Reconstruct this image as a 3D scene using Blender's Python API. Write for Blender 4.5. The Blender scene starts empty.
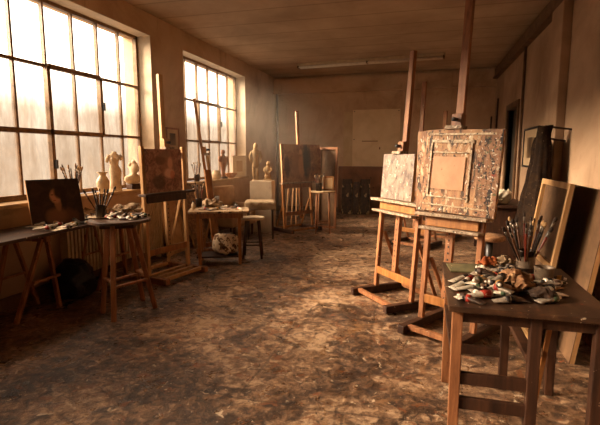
import bpy, bmesh, math, random
from mathutils import Matrix, Vector, Euler
random.seed(11)
SC = bpy.context.scene
COL = SC.collection
PI = math.pi
R = math.radians

# ------------------------------------------------------------------ camera
F = 450.0; CX, CY = 300.0, 212.5; EYE = 1.5
TH = math.atan(57.5 / F); PS = math.atan(125 * math.cos(TH) / F)
D = Vector((-math.sin(PS) * math.cos(TH), math.cos(PS) * math.cos(TH), -math.sin(TH)))
RT = Vector((math.cos(PS), math.sin(PS), 0)); UP = RT.cross(D)
CAM = Vector((0, 0, EYE))
cd = bpy.data.cameras.new('camera'); cam = bpy.data.objects.new('camera', cd); COL.objects.link(cam)
cd.sensor_fit = 'HORIZONTAL'; cd.sensor_width = 36; cd.lens = 36 * F / 600; cd.clip_start = .05
cam.matrix_world = Matrix.Translation(CAM) @ Matrix((RT, UP, -D)).transposed().to_4x4()
SC.camera = cam

def ray(x, y): return D + RT * ((x - CX) / F) + UP * ((CY - y) / F)
def cut(x, y, ax, v):
    k = ray(x, y); return CAM + k * ((v - CAM[ax]) / k[ax])
def fl(x, y, z=0.0): return cut(x, y, 2, z)
def dp(x, y, Y): return cut(x, y, 1, Y)
def wl(x, y, X): return cut(x, y, 0, X)
def proj(p):
    q = Vector(p) - CAM; w = q.dot(D); return (CX + F * q.dot(RT) / w, CY - F * q.dot(UP) / w)
def zat(X, Y, y):
    lo, hi = -1, 6
    for _ in range(40):
        m = (lo + hi) / 2
        if proj((X, Y, m))[1] > y: lo = m
        else: hi = m
    return lo

# ------------------------------------------------------------------ materials
def lin(h):
    h = h.lstrip('#'); o = []
    for i in (0, 2, 4):
        c = int(h[i:i+2], 16) / 255
        o.append(c / 12.92 if c <= .04045 else ((c + .055) / 1.055) ** 2.4)
    return (*o, 1)

class NT:
    def __init__(s, name):
        s.m = bpy.data.materials.new(name); s.m.use_nodes = True
        s.t = s.m.node_tree; s.b = s.t.nodes['Principled BSDF']
        s._co = None
    def n(s, typ, **k):
        o = s.t.nodes.new(typ)
        for a, v in k.items(): setattr(o, a, v)
        return o
    def l(s, a, b): s.t.links.new(a, b)
    def co(s, scale=(1, 1, 1), loc=(0, 0, 0)):
        if not s._co: s._co = s.n('ShaderNodeTexCoord').outputs['Object']
        mp = s.n('ShaderNodeMapping'); mp.inputs['Scale'].default_value = scale; mp.inputs['Location'].default_value = loc
        s.l(s._co, mp.inputs['Vector']); return mp.outputs['Vector']
    def noise(s, scale, detail=4, rough=.6, dist=0, st=(1, 1, 1), loc=(0, 0, 0)):
        o = s.n('ShaderNodeTexNoise'); s.l(s.co(st, loc), o.inputs['Vector'])
        o.inputs['Scale'].default_value = scale; o.inputs['Detail'].default_value = detail
        o.inputs['Roughness'].default_value = rough; o.inputs['Distortion'].default_value = dist
        return o.outputs['Fac']
    def ramp(s, fac, stops, const=False):
        o = s.n('ShaderNodeValToRGB'); cr = o.color_ramp
        if const: cr.interpolation = 'CONSTANT'
        while len(cr.elements) < len(stops): cr.elements.new(.5)
        for e, (p, c) in zip(cr.elements, stops):
            e.position = p; e.color = lin(c) if isinstance(c, str) else (c, c, c, 1)
        s.l(fac, o.inputs['Fac']); return o.outputs['Color']
    def mix(s, fac, a, b, mode='MIX'):
        o = s.n('ShaderNodeMix', data_type='RGBA', blend_type=mode)
        for k, v in ((0, fac), (6, a), (7, b)):
            if isinstance(v, str): o.inputs[k].default_value = lin(v)
            elif isinstance(v, (int, float)): o.inputs[k].default_value = v
            else: s.l(v, o.inputs[k])
        return o.outputs[2]
    def math(s, op, a, b=0.0, clamp=False):
        o = s.n('ShaderNodeMath', operation=op, use_clamp=clamp)
        for k, v in ((0, a), (1, b)):
            if isinstance(v, (int, float)): o.inputs[k].default_value = v
            else: s.l(v, o.inputs[k])
        return o.outputs[0]
    def sep(s):
        o = s.n('ShaderNodeSeparateXYZ'); s.l(s.co(), o.inputs[0]); return o.outputs
    def bump(s, h, strength=.3, dist=.01):
        o = s.n('ShaderNodeBump'); o.inputs['Strength'].default_value = strength; o.inputs['Distance'].default_value = dist
        s.l(h, o.inputs['Height']); s.l(o.outputs[0], s.b.inputs['Normal'])
    def out(s, col, rough=.6, metal=0, spec=.4):
        if isinstance(col, str): s.b.inputs['Base Color'].default_value = lin(col)
        else: s.l(col, s.b.inputs['Base Color'])
        if isinstance(rough, (int, float)): s.b.inputs['Roughness'].default_value = rough
        else: s.l(rough, s.b.inputs['Roughness'])
        s.b.inputs['Metallic'].default_value = metal
        s.b.inputs['Specular IOR Level'].default_value = spec
        return s.m

def surf(name, cols, scale=6, detail=5, st=(1, 1, 1), rough=.65, bump=.2, bdist=.004, splats=(), spec=.3, dist=.4, metal=0):
    t = NT(name)
    f = t.noise(scale, detail, .65, dist, st)
    n = len(cols); c = t.ramp(f, [(.28 + .44 * i / max(1, n - 1), h) for i, h in enumerate(cols)])
    for i, (sc, th, h, st2) in enumerate(splats):
        g = t.noise(sc, 3, .6, .3, st2, (3.1 * i + 1.7, 5.3 * i, 2.2 * i + .4))
        c = t.mix(t.ramp(g, [(th, 0.0), (th + .03, 1.0)]), c, h)
    if bump: t.bump(f, bump, bdist)
    return t.out(c, rough, metal, spec)

one = (1, 1, 1)
ZS = (1, 1, .12)
WOOD = surf('studio wood', ['#5d3a24', '#8d5c3a', '#a9764c'], 22, 5, ZS, .5, .15, splats=[(30, .7, '#c9b295', one), (16, .69, '#2c1c12', one)])
WOOD_O = surf('orange pine', ['#6b4426', '#94602f', '#aa7644'], 20, 5, ZS, .45, .12, splats=[(34, .72, '#d8c09c', one), (26, .71, '#3a2416', one)])
WOOD_D = surf('dark stained wood', ['#22140d', '#3a2316', '#50321f'], 18, 5, ZS, .5, .15, splats=[(36, .71, '#a58d72', one)])
WOOD_P = surf('pale pine', ['#9a7448', '#b58c5c', '#c9a577'], 18, 4, ZS, .55, .12)
WOOD_T = surf('paint stained table top', ['#22150e', '#3d281a', '#5d402a'], 9, 6, (1, .3, 1), .42, .2, splats=[(22, .66, '#b7a488', one), (15, .68, '#7d3b22', one), (28, .68, '#1b120d', one)])
WOOD_L = surf('pale worn table top', ['#6e543b', '#a68a66', '#c6ad88'], 8, 6, one, .5, .2, splats=[(20, .6, '#2a1c14', one), (34, .66, '#efe2cb', one), (12, .67, '#43291a', one)])
LEDGE = surf('paint crusted ledge', ['#5a4230', '#8d765d', '#b9a58a'], 30, 6, one, .6, .5, splats=[(50, .6, '#2b1d14', one), (44, .62, '#d9c9b2', one), (30, .69, '#7d4424', one)])
BLACKM = surf('black iron', ['#15110e', '#241c16'], 20, 3, one, .45, .1, spec=.5)
STEEL = surf('dull steel', ['#6d6256', '#93887a'], 25, 3, one, .38, .1, metal=.8)
CAP = surf('black plastic cap', ['#14100e', '#1f1a17'], 20, 2, one, .4, 0)
CAPW = surf('white plastic cap', ['#cbbda8', '#ddd0bc'], 20, 2, one, .4, 0)
PLASTER = surf('plaster cast', ['#b8a283', '#d8c6a8', '#e6d8be'], 14, 4, one, .75, .1, splats=[(20, .68, '#8e7656', one)])
WHITEP = surf('white painted plinth', ['#cdbfa6', '#e0d3bb'], 8, 4, one, .6, .05, splats=[(14, .7, '#a48d6c', one)])
CREAM = surf('cream radiator enamel', ['#a89274', '#c4ae8c'], 10, 3, one, .45, .05)
CLOTHD = surf('black cloth', ['#120a06', '#20140b', '#302010'], 12, 5, one, .95, .3, splats=[(30, .66, '#4a3a2a', one), (22, .7, '#6b543c', one)], spec=.12)
SACK = surf('dark plastic sack', ['#0a0807', '#16110e'], 9, 4, one, .45, .3)
CLOTHL = surf('pale cloth', ['#a48e6e', '#c7b291', '#d9c7a8'], 9, 4, one, .85, .3)
RAG = surf('stained rag', ['#2b1d14', '#8d7355', '#e6d6ba'], 13, 5, one, .85, .4, splats=[(24, .64, '#241812', one), (18, .68, '#8a4a26', one)])
RAGDK = surf('dark brown rag', ['#1d130d', '#3a281b', '#5a4230'], 16, 5, one, .85, .4, splats=[(26, .64, '#a08a6a', one)])
RAGO = surf('orange stained rag', ['#5a2a14', '#a24f22', '#c98047'], 18, 5, one, .8, .4, splats=[(26, .66, '#d8c2a0', one), (20, .68, '#2a1a12', one)])
RAGB = surf('brown stained rag', ['#4a3020', '#8a6240', '#b48d63'], 16, 5, one, .8, .4, splats=[(26, .64, '#231710', one)])
BAGW = surf('printed paper bag', ['#c9b696', '#dccbae', '#e8dac0'], 8, 3, one, .8, .3, splats=[(13, .53, '#6b4c30', one), (20, .58, '#33221a', one)])
PLASTERD = surf('tan plaster cast', ['#7d6546', '#9c8059', '#ad9068'], 14, 4, one, .75, .1)  # darker, tan copy of the plaster for the plinth casts
PAPER = surf('old paper', ['#b39772', '#c2a681', '#ccb28e'], 2.2, 5, one, .85, .05, splats=[(9, .73, '#8d6f4c', one)])
PAPERW = surf('white paper', ['#cdbf9f', '#e5d8be'], 6, 4, one, .8, .2, splats=[(18, .69, '#6d543a', one)])
CANVASB = surf('raw canvas back', ['#a8855c', '#c09c70', '#cfae84'], 5, 4, one, .85, .08)
LEATHER = surf('worn upholstery', ['#8a6a4a', '#ab8760', '#c09c74'], 5, 5, one, .7, .2)
CERAM = surf('glazed pot', ['#c2ad8c', '#d9c7a8'], 12, 4, one, .4, .05, splats=[(14, .68, '#94795a', one)])
CAND = surf('dark paint can', ['#1c1511', '#33271e', '#4a3a2c'], 14, 4, one, .4, .15, metal=.3, splats=[(24, .66, '#8f7b61', one)])
CANW = surf('pale paint tin', ['#43362a', '#6b5a48', '#94826b'], 12, 5, one, .45, .15, metal=.2, splats=[(22, .64, '#33241a', one)])
BRISTLE = surf('hog bristle', ['#8f6d45', '#b18d5f'], 40, 2, one, .8, .1)
BRISTLED = surf('dark bristle', ['#1d140e', '#38281b'], 40, 2, one, .8, .1)
HANDLES = [surf('brush handle ' + n, c, 10, 2, one, .4, 0) for n, c in (('umber', ['#3a2114', '#5c3820']), ('black', ['#17110d', '#2b211a']), ('natural', ['#9b7346', '#b98f5e']), ('red', ['#5a1d12', '#78301c']))]
TUBEM = [surf('tube foil ' + n, c, 26, 4, one, .36, .5, .003, spl, .6, metal=.25) for n, c, spl in (
    ('white', ['#a39580', '#cfc2ab', '#e2d6c2'], [(40, .61, '#4a3628', one), (26, .64, '#6b4a34', one)]),
    ('grey', ['#6e6153', '#9b8c7a', '#c3b6a2'], [(36, .62, '#2d2119', one)]),
    ('dark', ['#231913', '#43342a', '#7a6755'], [(36, .66, '#c0ad92', one)]),
    ('ochre', ['#6d4a24', '#9a6d38', '#b98d58'], [(36, .66, '#2d1e14', one), (30, .7, '#e0d0b4', one)]))]
BANDS = [surf('tube band ' + n, c, 16, 3, one, .5, 0) for n, c in (('red', ['#7d1f12', '#9a3020']), ('umber', ['#2e1c12', '#4a2f1e']), ('ochre', ['#9a6a2a', '#b6863f']), ('green', ['#2e3a26', '#45543a']), ('white', ['#d6c9b2', '#e6dbc6']), ('black', ['#171210', '#2a211c']))]

def glassm():
    t = NT('clear jar glass'); b = t.b
    b.inputs['Base Color'].default_value = (.8, .74, .64, 1); b.inputs['Transmission Weight'].default_value = .55
    b.inputs['Roughness'].default_value = .25; b.inputs['IOR'].default_value = 1.3
    return t.m
GLASS = glassm()

def pane_mat():
    # thin dirty window glass: mostly clear, greyer where the grime sits, a little diffusing
    t = NT('grimy window glass'); nt = t.t
    d1 = t.noise(3.2, 6, .7, .6, (1, 1, .22)); d2 = t.noise(24, 3, .6, .2, (1, 1, .3))
    z = t.sep()[2]
    low = t.math('MULTIPLY', t.math('SUBTRACT', 2.35, z), 3.0, True)     # the two lower rows are the dirty ones
    g = t.math('ADD', t.math('MULTIPLY', d1, .8), t.math('MULTIPLY', d2, .3))
    g = t.ramp(g, [(.38, 0.0), (.72, 1.0)])
    dirt = t.math('MULTIPLY', t.math('ADD', t.math('MULTIPLY', g, .5), .42), low)
    tint = t.mix(dirt, (lambda: '#fffaf2')(), '#8a7a6c')
    tr = t.n('ShaderNodeBsdfTransparent'); t.l(tint, tr.inputs['Color'])
    tl = t.n('ShaderNodeBsdfTranslucent'); tl.inputs['Color'].default_value = (.75, .68, .58, 1)
    mx = t.n('ShaderNodeMixShader'); t.l(t.math('MULTIPLY', dirt, .06), mx.inputs[0])
    t.l(tr.outputs[0], mx.inputs[1]); t.l(tl.outputs[0], mx.inputs[2])
    gl = t.n('ShaderNodeBsdfGlossy'); gl.inputs['Roughness'].default_value = .12
    m2 = t.n('ShaderNodeMixShader'); m2.inputs[0].default_value = .04
    t.l(mx.outputs[0], m2.inputs[1]); t.l(gl.outputs[0], m2.inputs[2])
    t.l(m2.outputs[0], nt.nodes['Material Output'].inputs['Surface'])
    return t.m
PANE = pane_mat()

def floor_mat():
    t = NT('worn paint splattered concrete')
    a = t.noise(.9, 8, .7, .8); b = t.noise(13, 8, .75, .5); f = t.math('ADD', t.math('MULTIPLY', a, .5), t.math('MULTIPLY', b, .5))
    c = t.ramp(f, [(.39, '#1e130d'), (.46, '#4a3525'), (.515, '#7a5c43'), (.58, '#b39473')])
    for i, (sc, th, h, w) in enumerate([(2.6, .6, '#8a6440', .06), (3.1, .57, '#2c1d14', .06), (6.5, .62, '#2a1b12', .04), (11, .645, '#cdb798', .03), (8, .61, '#7a4a2a', .03), (23, .67, '#dcc8a8', .02),
                                   (17, .665, '#1f130c', .02), (31, .72, '#e0d0b2', .01), (14, .69, '#9a4f24', .02), (48, .66, '#20140d', .02), (60, .67, '#d6c3a2', .02), (40, .67, '#7d4526', .02), (27, .64, '#1f130c', .03)]):
        g = t.noise(sc, 4, .65, .9, one, (2.3 * i, 4.1 * i, .7 * i))
        c = t.mix(t.math('MULTIPLY', t.ramp(g, [(th, 0.0), (th + w, 1.0)]), .8), c, h)
    # slab seams, a little wavy
    br = t.n('ShaderNodeTexBrick'); br.offset = .5
    wv = t.n('ShaderNodeTexNoise'); wv.inputs['Scale'].default_value = 1.6; t.l(t.co(), wv.inputs['Vector'])
    ad = t.n('ShaderNodeMix', data_type='RGBA', blend_type='ADD'); ad.inputs[0].default_value = .1
    t.l(t.co(loc=(.35, .2, 0)), ad.inputs[6]); t.l(wv.outputs['Color'], ad.inputs[7]); t.l(ad.outputs[2], br.inputs['Vector'])
    br.inputs['Scale'].default_value = 1; br.inputs['Brick Width'].default_value = 1.35; br.inputs['Row Height'].default_value = 1.35
    br.inputs['Mortar Size'].default_value = .012; br.inputs['Mortar Smooth'].default_value = .6
    c = t.mix(t.math('MULTIPLY', br.outputs['Fac'], .5), c, '#24160e')
    vo = t.n('ShaderNodeTexVoronoi', feature='DISTANCE_TO_EDGE'); vo.inputs['Scale'].default_value = .8
    t.l(ad.outputs[2], vo.inputs['Vector'])
    c = t.mix(t.ramp(vo.outputs['Distance'], [(.0, .4), (.009, 0.0)]), c, '#23150d')
    t.bump(f, .9, .025)
    rg = t.ramp(t.noise(5, 5, .7, .6), [(.38, .24), (.6, .56)])
    return t.out(c, rg, 0, .65)

def plaster_mat(name, cols, scale=.8, dirt='#6b4a30', low=True):
    t = NT(name)
    a = t.noise(scale, 7, .62, .5); c = t.ramp(a, [(.3, cols[0]), (.5, cols[1]), (.68, cols[2])])
    g = t.noise(2.2, 6, .7, 1.0, (1, 1, .35), (4, 2, 7)); c = t.mix(t.math('MULTIPLY', t.ramp(g, [(.55, 0.0), (.75, 1.0)]), .5), c, dirt)
    g2 = t.noise(26, 4, .7, .3); c = t.mix(t.math('MULTIPLY', t.ramp(g2, [(.66, 0.0), (.7, 1.0)]), .35), c, '#3d2818')
    if low:
        z = t.sep()[2]; c = t.mix(t.math('MULTIPLY', t.math('SUBTRACT', 1.0, z), .5, True), c, dirt)
    t.bump(t.noise(12, 5, .6), .12, .01)
    return t.out(c, .8, 0, .2)
FLOOR = floor_mat()
WALL = plaster_mat('stained ochre plaster', ['#a28467', '#c2a484', '#d2b696'])
WALL_R = plaster_mat('stained grey brown plaster', ['#86694f', '#a38467', '#b8997b'])
REVEAL = plaster_mat('cream painted reveal', ['#b8a48a', '#d2c0a6', '#ded0b8'], 1.2, '#8d6e48', False)
def ceil_mat():
    t = NT('boarded ceiling')
    y = t.sep()[1]; w = t.math('FRACT', t.math('MULTIPLY', y, 1 / .62))
    a = t.noise(1.2, 5, .6, .4); c = t.ramp(a, [(.3, '#9c856d'), (.7, '#bfa68b')])
    c = t.mix(t.ramp(w, [(0, .4), (.03, .4), (.07, 0.0)]), c, '#4a3421')
    return t.out(c, .8, 0, .2)
CEIL = ceil_mat()
TRIMM = surf('brown painted trim', ['#4a3423', '#64482f', '#76583b'], 6, 4, one, .6, .1)
PANELD = surf('dark wall panelling', ['#5d3a22', '#7a5033', '#8c6040'], 3, 5, one, .6, .15, splats=[(8, .7, '#241810', one)])
FRAMEW = surf('window frame paint', ['#5d452c', '#7b5e3e', '#907250'], 14, 4, one, .5, .1, splats=[(20, .68, '#33230f', one)])
DOORM = surf('dark green door paint', ['#1d1914', '#2b251d', '#383024'], 4, 4, one, .5, .1)

# painted pictures: shapes of the picture itself in object space (x across, z up)
def ell(t, s, cx, cz, rx, rz, soft=.35, wob=0):
    dx = t.math('DIVIDE', t.math('SUBTRACT', s[0], cx), rx); dz = t.math('DIVIDE', t.math('SUBTRACT', s[2], cz), rz)
    r2 = t.math('ADD', t.math('MULTIPLY', dx, dx), t.math('MULTIPLY', dz, dz))
    if wob: r2 = t.math('ADD', r2, t.math('MULTIPLY', t.math('SUBTRACT', t.noise(14, 4, .6), .5), wob))
    return t.ramp(r2, [(max(0, 1 - soft), 1.0), (1.0, 0.0)])
def picture(name, bg, blobs, scale=9, rough=.45, st=one):
    t = NT(name); s = t.sep()
    c = t.ramp(t.noise(scale, 6, .65, 1.2, st), [(.32 + .36 * i / (len(bg) - 1), h) for i, h in enumerate(bg)])
    for (cx, cz, rx, rz, h, k) in blobs:
        c = t.mix(t.math('MULTIPLY', ell(t, s, cx, cz, rx, rz, .6, .8), k), c, h)
    t.bump(t.noise(40, 4, .6), .25, .003)
    return t.out(c, rough, 0, .3)
PORTRAIT = picture('dark portrait oil', ['#1f1510', '#382619', '#4d3626'], [
    (.05, .06, .17, .13, '#6b4530', .8), (-.02, .08, .12, .10, '#8a6044', .7), (.015, .2, .04, .08, '#9a6c4a', .95), (.0, .29, .062, .088, '#c08a62', 1),
    (.05, .33, .075, .085, '#2a1a10', .95), (.075, .24, .035, .11, '#2a1a10', .9), (-.03, .305, .016, .008, '#3a2214', .8), (.012, .305, .014, .008, '#3a2214', .8), (-.012, .245, .018, .007, '#8a3a26', .8)])
NUDE = picture('dark red figure oil', ['#5d3b2d', '#94654e', '#c09478'], [
    (.06, .3, .13, .16, '#a37258', .8), (.08, .22, .10, .07, '#e2b494', .95), (.10, .34, .05, .09, '#d8a688', .9), (-.1, .12, .12, .1, '#4a3224', .8),
    (-.06, .38, .1, .08, '#6b4a36', .7), (.02, .45, .12, .05, '#8f6d54', .7), (.13, .2, .05, .06, '#c86e50', .6)], 14)
BIGPIC = picture('brown figures oil', ['#5d3f2c', '#94694a', '#bd946c'], [
    (-.30, .70, .20, .14, '#b8946c', .7), (-.15, .35, .12, .28, '#99704e', .8), (-.02, .30, .09, .26, '#c0926a', .7), (-.02, .58, .05, .06, '#cda078', .9),
    (-.38, .3, .08, .25, '#3f2a1b', .8), (.12, .4, .10, .42, '#1a1a12', .95), (.2, .45, .05, .3, '#3a2f20', .8), (.16, .2, .05, .1, '#6b4a34', .7)], 8)
ABSTRACT = surf('grey brown abstract paint', ['#33271e', '#66554a', '#8a7868', '#574435'], 11, 8, (1, 1, .6), .55, .7, .01,
                splats=[(13, .6, '#a89782', (1, 1, .5)), (20, .64, '#33251b', one), (12, .67, '#8a5a3a', one), (34, .66, '#b8aa96', one)])
CRUST = surf('crusted palette paint', ['#4d3220', '#8a6042', '#aa8058', '#7a5737'], 10, 8, (1, 1, .4), .6, .9, .012,
             splats=[(14, .58, '#4a3523', (1, 1, .3)), (26, .58, '#3d2a1c', (1, 1, .3)), (34, .6, '#bfa886', (1, 1, .4)), (38, .63, '#5a5238', (1, 1, .5)), (30, .66, '#8a4a2a', one), (60, .62, '#241812', (1, 1, .6)), (40, .64, '#e6d9c2', (1, 1, .6))])
CRUSTR = surf('heavily crusted paint', ['#33241a', '#6e4c31', '#94694a', '#4a3424'], 15, 8, (1, 1, .45), .6, 1.0, .014,
              splats=[(20, .55, '#2a1c14', (1, 1, .35)), (38, .6, '#b5a082', one), (28, .62, '#54502f', one), (26, .66, '#8a3a24', one), (54, .6, '#1d140f', one), (36, .64, '#e6dac6', one)])
PEACH = surf('peach scraped paint', ['#96694a', '#b38560', '#c0946c'], 4, 7, (1, 1, .6), .55, .4, .006, splats=[(22, .69, '#7d5236', one), (30, .7, '#5a3a26', one)])
BATTEN = surf('white crusted batten', ['#7d5f44', '#b09878', '#ddccae'], 30, 6, one, .55, .7, .008, splats=[(28, .58, '#4a3524', one), (34, .66, '#2a1e16', one)])
OLDPIC = surf('dark collage paint', ['#1f140d', '#402b1c', '#654a30'], 6, 5, one, .6, .1, splats=[(4.5, .56, '#b8986c', (1, 1, .6)), (7, .58, '#1a110a', one), (13, .67, '#7a4a34', one)])
SKETCH = picture('faded print', ['#8a6f50', '#a3875f', '#b59a72'], [(0, .5, .3, .6, '#5d452e', .7), (0, .45, .12, .35, '#2f2216', .8)], 6)
GREENP = surf('green smeared palette', ['#3a3a26', '#6d6a4a', '#8f7a52'], 8, 6, (1, .5, 1), .45, .3, splats=[(18, .64, '#c9b695', one), (14, .65, '#33221a', one), (20, .69, '#8a4a2a', one)])
PALB = surf('smeared wooden palette', ['#5a3a22', '#8a5f3a', '#a67c50'], 8, 5, one, .4, .3, splats=[(16, .58, '#d9cbb2', one), (14, .62, '#2a1b12', one), (20, .67, '#8a3a22', one)])

# ------------------------------------------------------------------ mesh helpers
class MB:
    def __init__(s): s.b = bmesh.new(); s.mi = 0
    def _fin(s, n0):
        s.b.faces.ensure_lookup_table()
        for f in s.b.faces[n0:]: f.material_index = s.mi
    def box(s, c, d, rot=None):
        n0 = len(s.b.faces); M = Matrix.Translation(c)
        if rot is not None: M = M @ (rot if isinstance(rot, Matrix) else Euler(rot).to_matrix().to_4x4())
        M = M @ Matrix.Diagonal((*d, 1))
        bmesh.ops.create_cube(s.b, size=1, matrix=M); s._fin(n0); return s
    def span(s, a, b):
        a = Vector(a); b = Vector(b); return s.box((a + b) / 2, [abs(x) for x in (b - a)])
    def bar(s, p, q, w, d, side=(1, 0, 0)):
        p = Vector(p); q = Vector(q); z = (q - p).normalized(); x = Vector(side); x = (x - z * x.dot(z)).normalized(); y = z.cross(x)
        M = Matrix((x, y, z)).transposed().to_4x4()
        return s.box((p + q) / 2, (w, d, (q - p).length), M)
    def cyl(s, p, q, r0, r1=None, n=12, caps=True):
        r1 = r0 if r1 is None else r1; n0 = len(s.b.faces)
        p = Vector(p); q = Vector(q); z = q - p; L = z.length
        M = Matrix.Translation((p + q) / 2) @ z.to_track_quat('Z', 'Y').to_matrix().to_4x4()
        bmesh.ops.create_cone(s.b, cap_ends=caps, segments=n, radius1=r0, radius2=r1, depth=L, matrix=M); s._fin(n0); return s
    def tube(s, pts, r, n=8):
        pts = [Vector(p) for p in pts]
        rings = []
        for i, p in enumerate(pts):
            t = (pts[min(i + 1, len(pts) - 1)] - pts[max(i - 1, 0)]).normalized()
            x = t.orthogonal() if i == 0 else (rx - t * rx.dot(t)); x.normalize(); rx = x; y = t.cross(x)
            rr = r[i] if isinstance(r, (list, tuple)) else r
            rings.append([s.b.verts.new(p + (x * math.cos(2 * PI * k / n) + y * math.sin(2 * PI * k / n)) * rr) for k in range(n)])
        return s._skin(rings)
    def _skin(s, rings, caps=True):
        n0 = len(s.b.faces); n = len(rings[0])
        for a, b in zip(rings, rings[1:]):
            for k in range(n): s.b.faces.new((a[k], a[(k + 1) % n], b[(k + 1) % n], b[k]))
        if caps: s.b.faces.new(rings[0][::-1]); s.b.faces.new(rings[-1])
        s._fin(n0); return s
    def loft(s, secs, n=16, axis='z', caps=True):
        """secs: (t, c1, c2, r1, r2[, twist]) ellipses along an axis"""
        rings = []
        for q in secs:
            t, a, b, ra, rb = q[:5]; tw = q[5] if len(q) > 5 else 0; ring = []
            for k in range(n):
                u = 2 * PI * k / n
                x, y = ra * math.cos(u), rb * math.sin(u)
                if tw: x, y = x * math.cos(tw) - y * math.sin(tw), x * math.sin(tw) + y * math.cos(tw)
                v = (a + x, b + y, t) if axis == 'z' else (t, a + x, b + y)
                ring.append(s.b.verts.new(v))
            rings.append(ring)
        return s._skin(rings, caps)
    def lathe(s, prof, n=20, c=(0, 0), caps=True): return s.loft([(z, c[0], c[1], r, r) for z, r in prof], n, 'z', caps)
    def ball(s, c, r, sc=(1, 1, 1), sub=2):
        n0 = len(s.b.faces); bmesh.ops.create_icosphere(s.b, subdivisions=sub, radius=r, matrix=Matrix.Translation(c) @ Matrix.Diagonal((*sc, 1))); s._fin(n0); return s
    def prism(s, pts, z0, z1):
        n0 = len(s.b.faces)
        a = [s.b.verts.new((x, y, z0)) for x, y in pts]; b = [s.b.verts.new((x, y, z1)) for x, y in pts]
        n = len(pts)
        for k in range(n): s.b.faces.new((a[k], a[(k + 1) % n], b[(k + 1) % n], b[k]))
        s.b.faces.new(a[::-1]); s.b.faces.new(b); s._fin(n0); return s
    def rumple(s, amp, sc, seed=0, axis=None):
        from mathutils import noise
        for v in s.b.verts:
            q = v.co * sc + Vector((seed * 3.3, seed, -seed))
            nv = lambda p: Vector((noise.noise(p + Vector((9.3, -1.5, -7.9))), noise.noise(p), noise.noise(p + Vector((6.3, 11.2, 3.1)))))
            dv = nv(q) * amp + nv(q * 2.7) * amp * .45
            v.co += dv if axis is None else Vector((dv.x * axis[0], dv.y * axis[1], dv.z * axis[2]))
        return s
    def build(s, name, mat, parent=None, bevel=0, smooth=False, sub=0):
        bmesh.ops.recalc_face_normals(s.b, faces=s.b.faces[:])
        me = bpy.data.meshes.new(name); s.b.to_mesh(me); s.b.free()
        for m in (mat if isinstance(mat, (list, tuple)) else [mat]): me.materials.append(m)
        if smooth:
            for p in me.polygons: p.use_smooth = True
        o = bpy.data.objects.new(name, me); COL.objects.link(o)
        if parent: o.parent = parent
        if bevel:
            m = o.modifiers.new('bevel', 'BEVEL'); m.width = bevel; m.segments = 2; m.limit_method = 'ANGLE'
        if sub:
            m = o.modifiers.new('sub', 'SUBSURF'); m.levels = sub; m.render_levels = sub
        return o

def tag(o, label, cat, group=None):
    o['label'] = label; o['category'] = cat
    if group: o['group'] = group
    return o
def thing(name, label, cat, M=None, group=None):
    o = bpy.data.objects.new(name, None); COL.objects.link(o); o.empty_display_size = .05
    if M is not None: o.matrix_world = M if isinstance(M, Matrix) else Matrix.Translation(M)
    return tag(o, label, cat, group)
def struct(o): o['kind'] = 'structure'; return o
def TR(x, y, z=0, rz=0): return Matrix.Translation((x, y, z)) @ Matrix.Rotation(rz, 4, 'Z')

# ------------------------------------------------------------------ room
XL, XR, YB, YF, ZC = -3.9, 1.55, 11.6, -1.6, 3.52
XG = -4.14; XO = -4.36                                   # glazing plane, outer face of the wall
struct(MB().span((XO, YF - .2, -.2), (XR + .2, YB + .2, 0)).build('floor', FLOOR))
struct(MB().span((XO, YF - .2, ZC), (XR + .2, YB + .2, ZC + .2)).build('ceiling', CEIL))
struct(MB().span((XL - .46, YB, 0), (XR + .2, YB + .2, ZC)).build('wall_back', WALL))
struct(MB().span((XL - .46, YF - .2, 0), (XR + .2, YF, ZC)).build('wall_front', WALL))
WIN = [(2.55, 5.97), (6.88, 9.56), (-.5, 1.4)]; ZS0, ZH = .98, 3.22  # last opening is added out of view, to light the foreground
m = MB(); ys = [YF] + [v for w in sorted(WIN) for v in w] + [YB]
for a, b in zip(ys[::2], ys[1::2]): m.span((XO, a, 0), (XL, b, ZC))
for a, b in WIN:
    m.span((XO, a, 0), (XL, b, ZS0)); m.span((XO, a, ZH), (XL, b, ZC))
struct(m.build('wall_left', WALL))
# right wall with a doorway
DY0, DY1, DZ = 8.75, 9.75, 2.36
m = MB(); m.span((XR, YF, 0), (XR + .2, DY0, ZC)); m.span((XR, DY1, 0), (XR + .2, YB, ZC)); m.span((XR, DY0, DZ), (XR + .2, DY1, ZC))
struct(m.build('wall_right', WALL_R))

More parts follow.
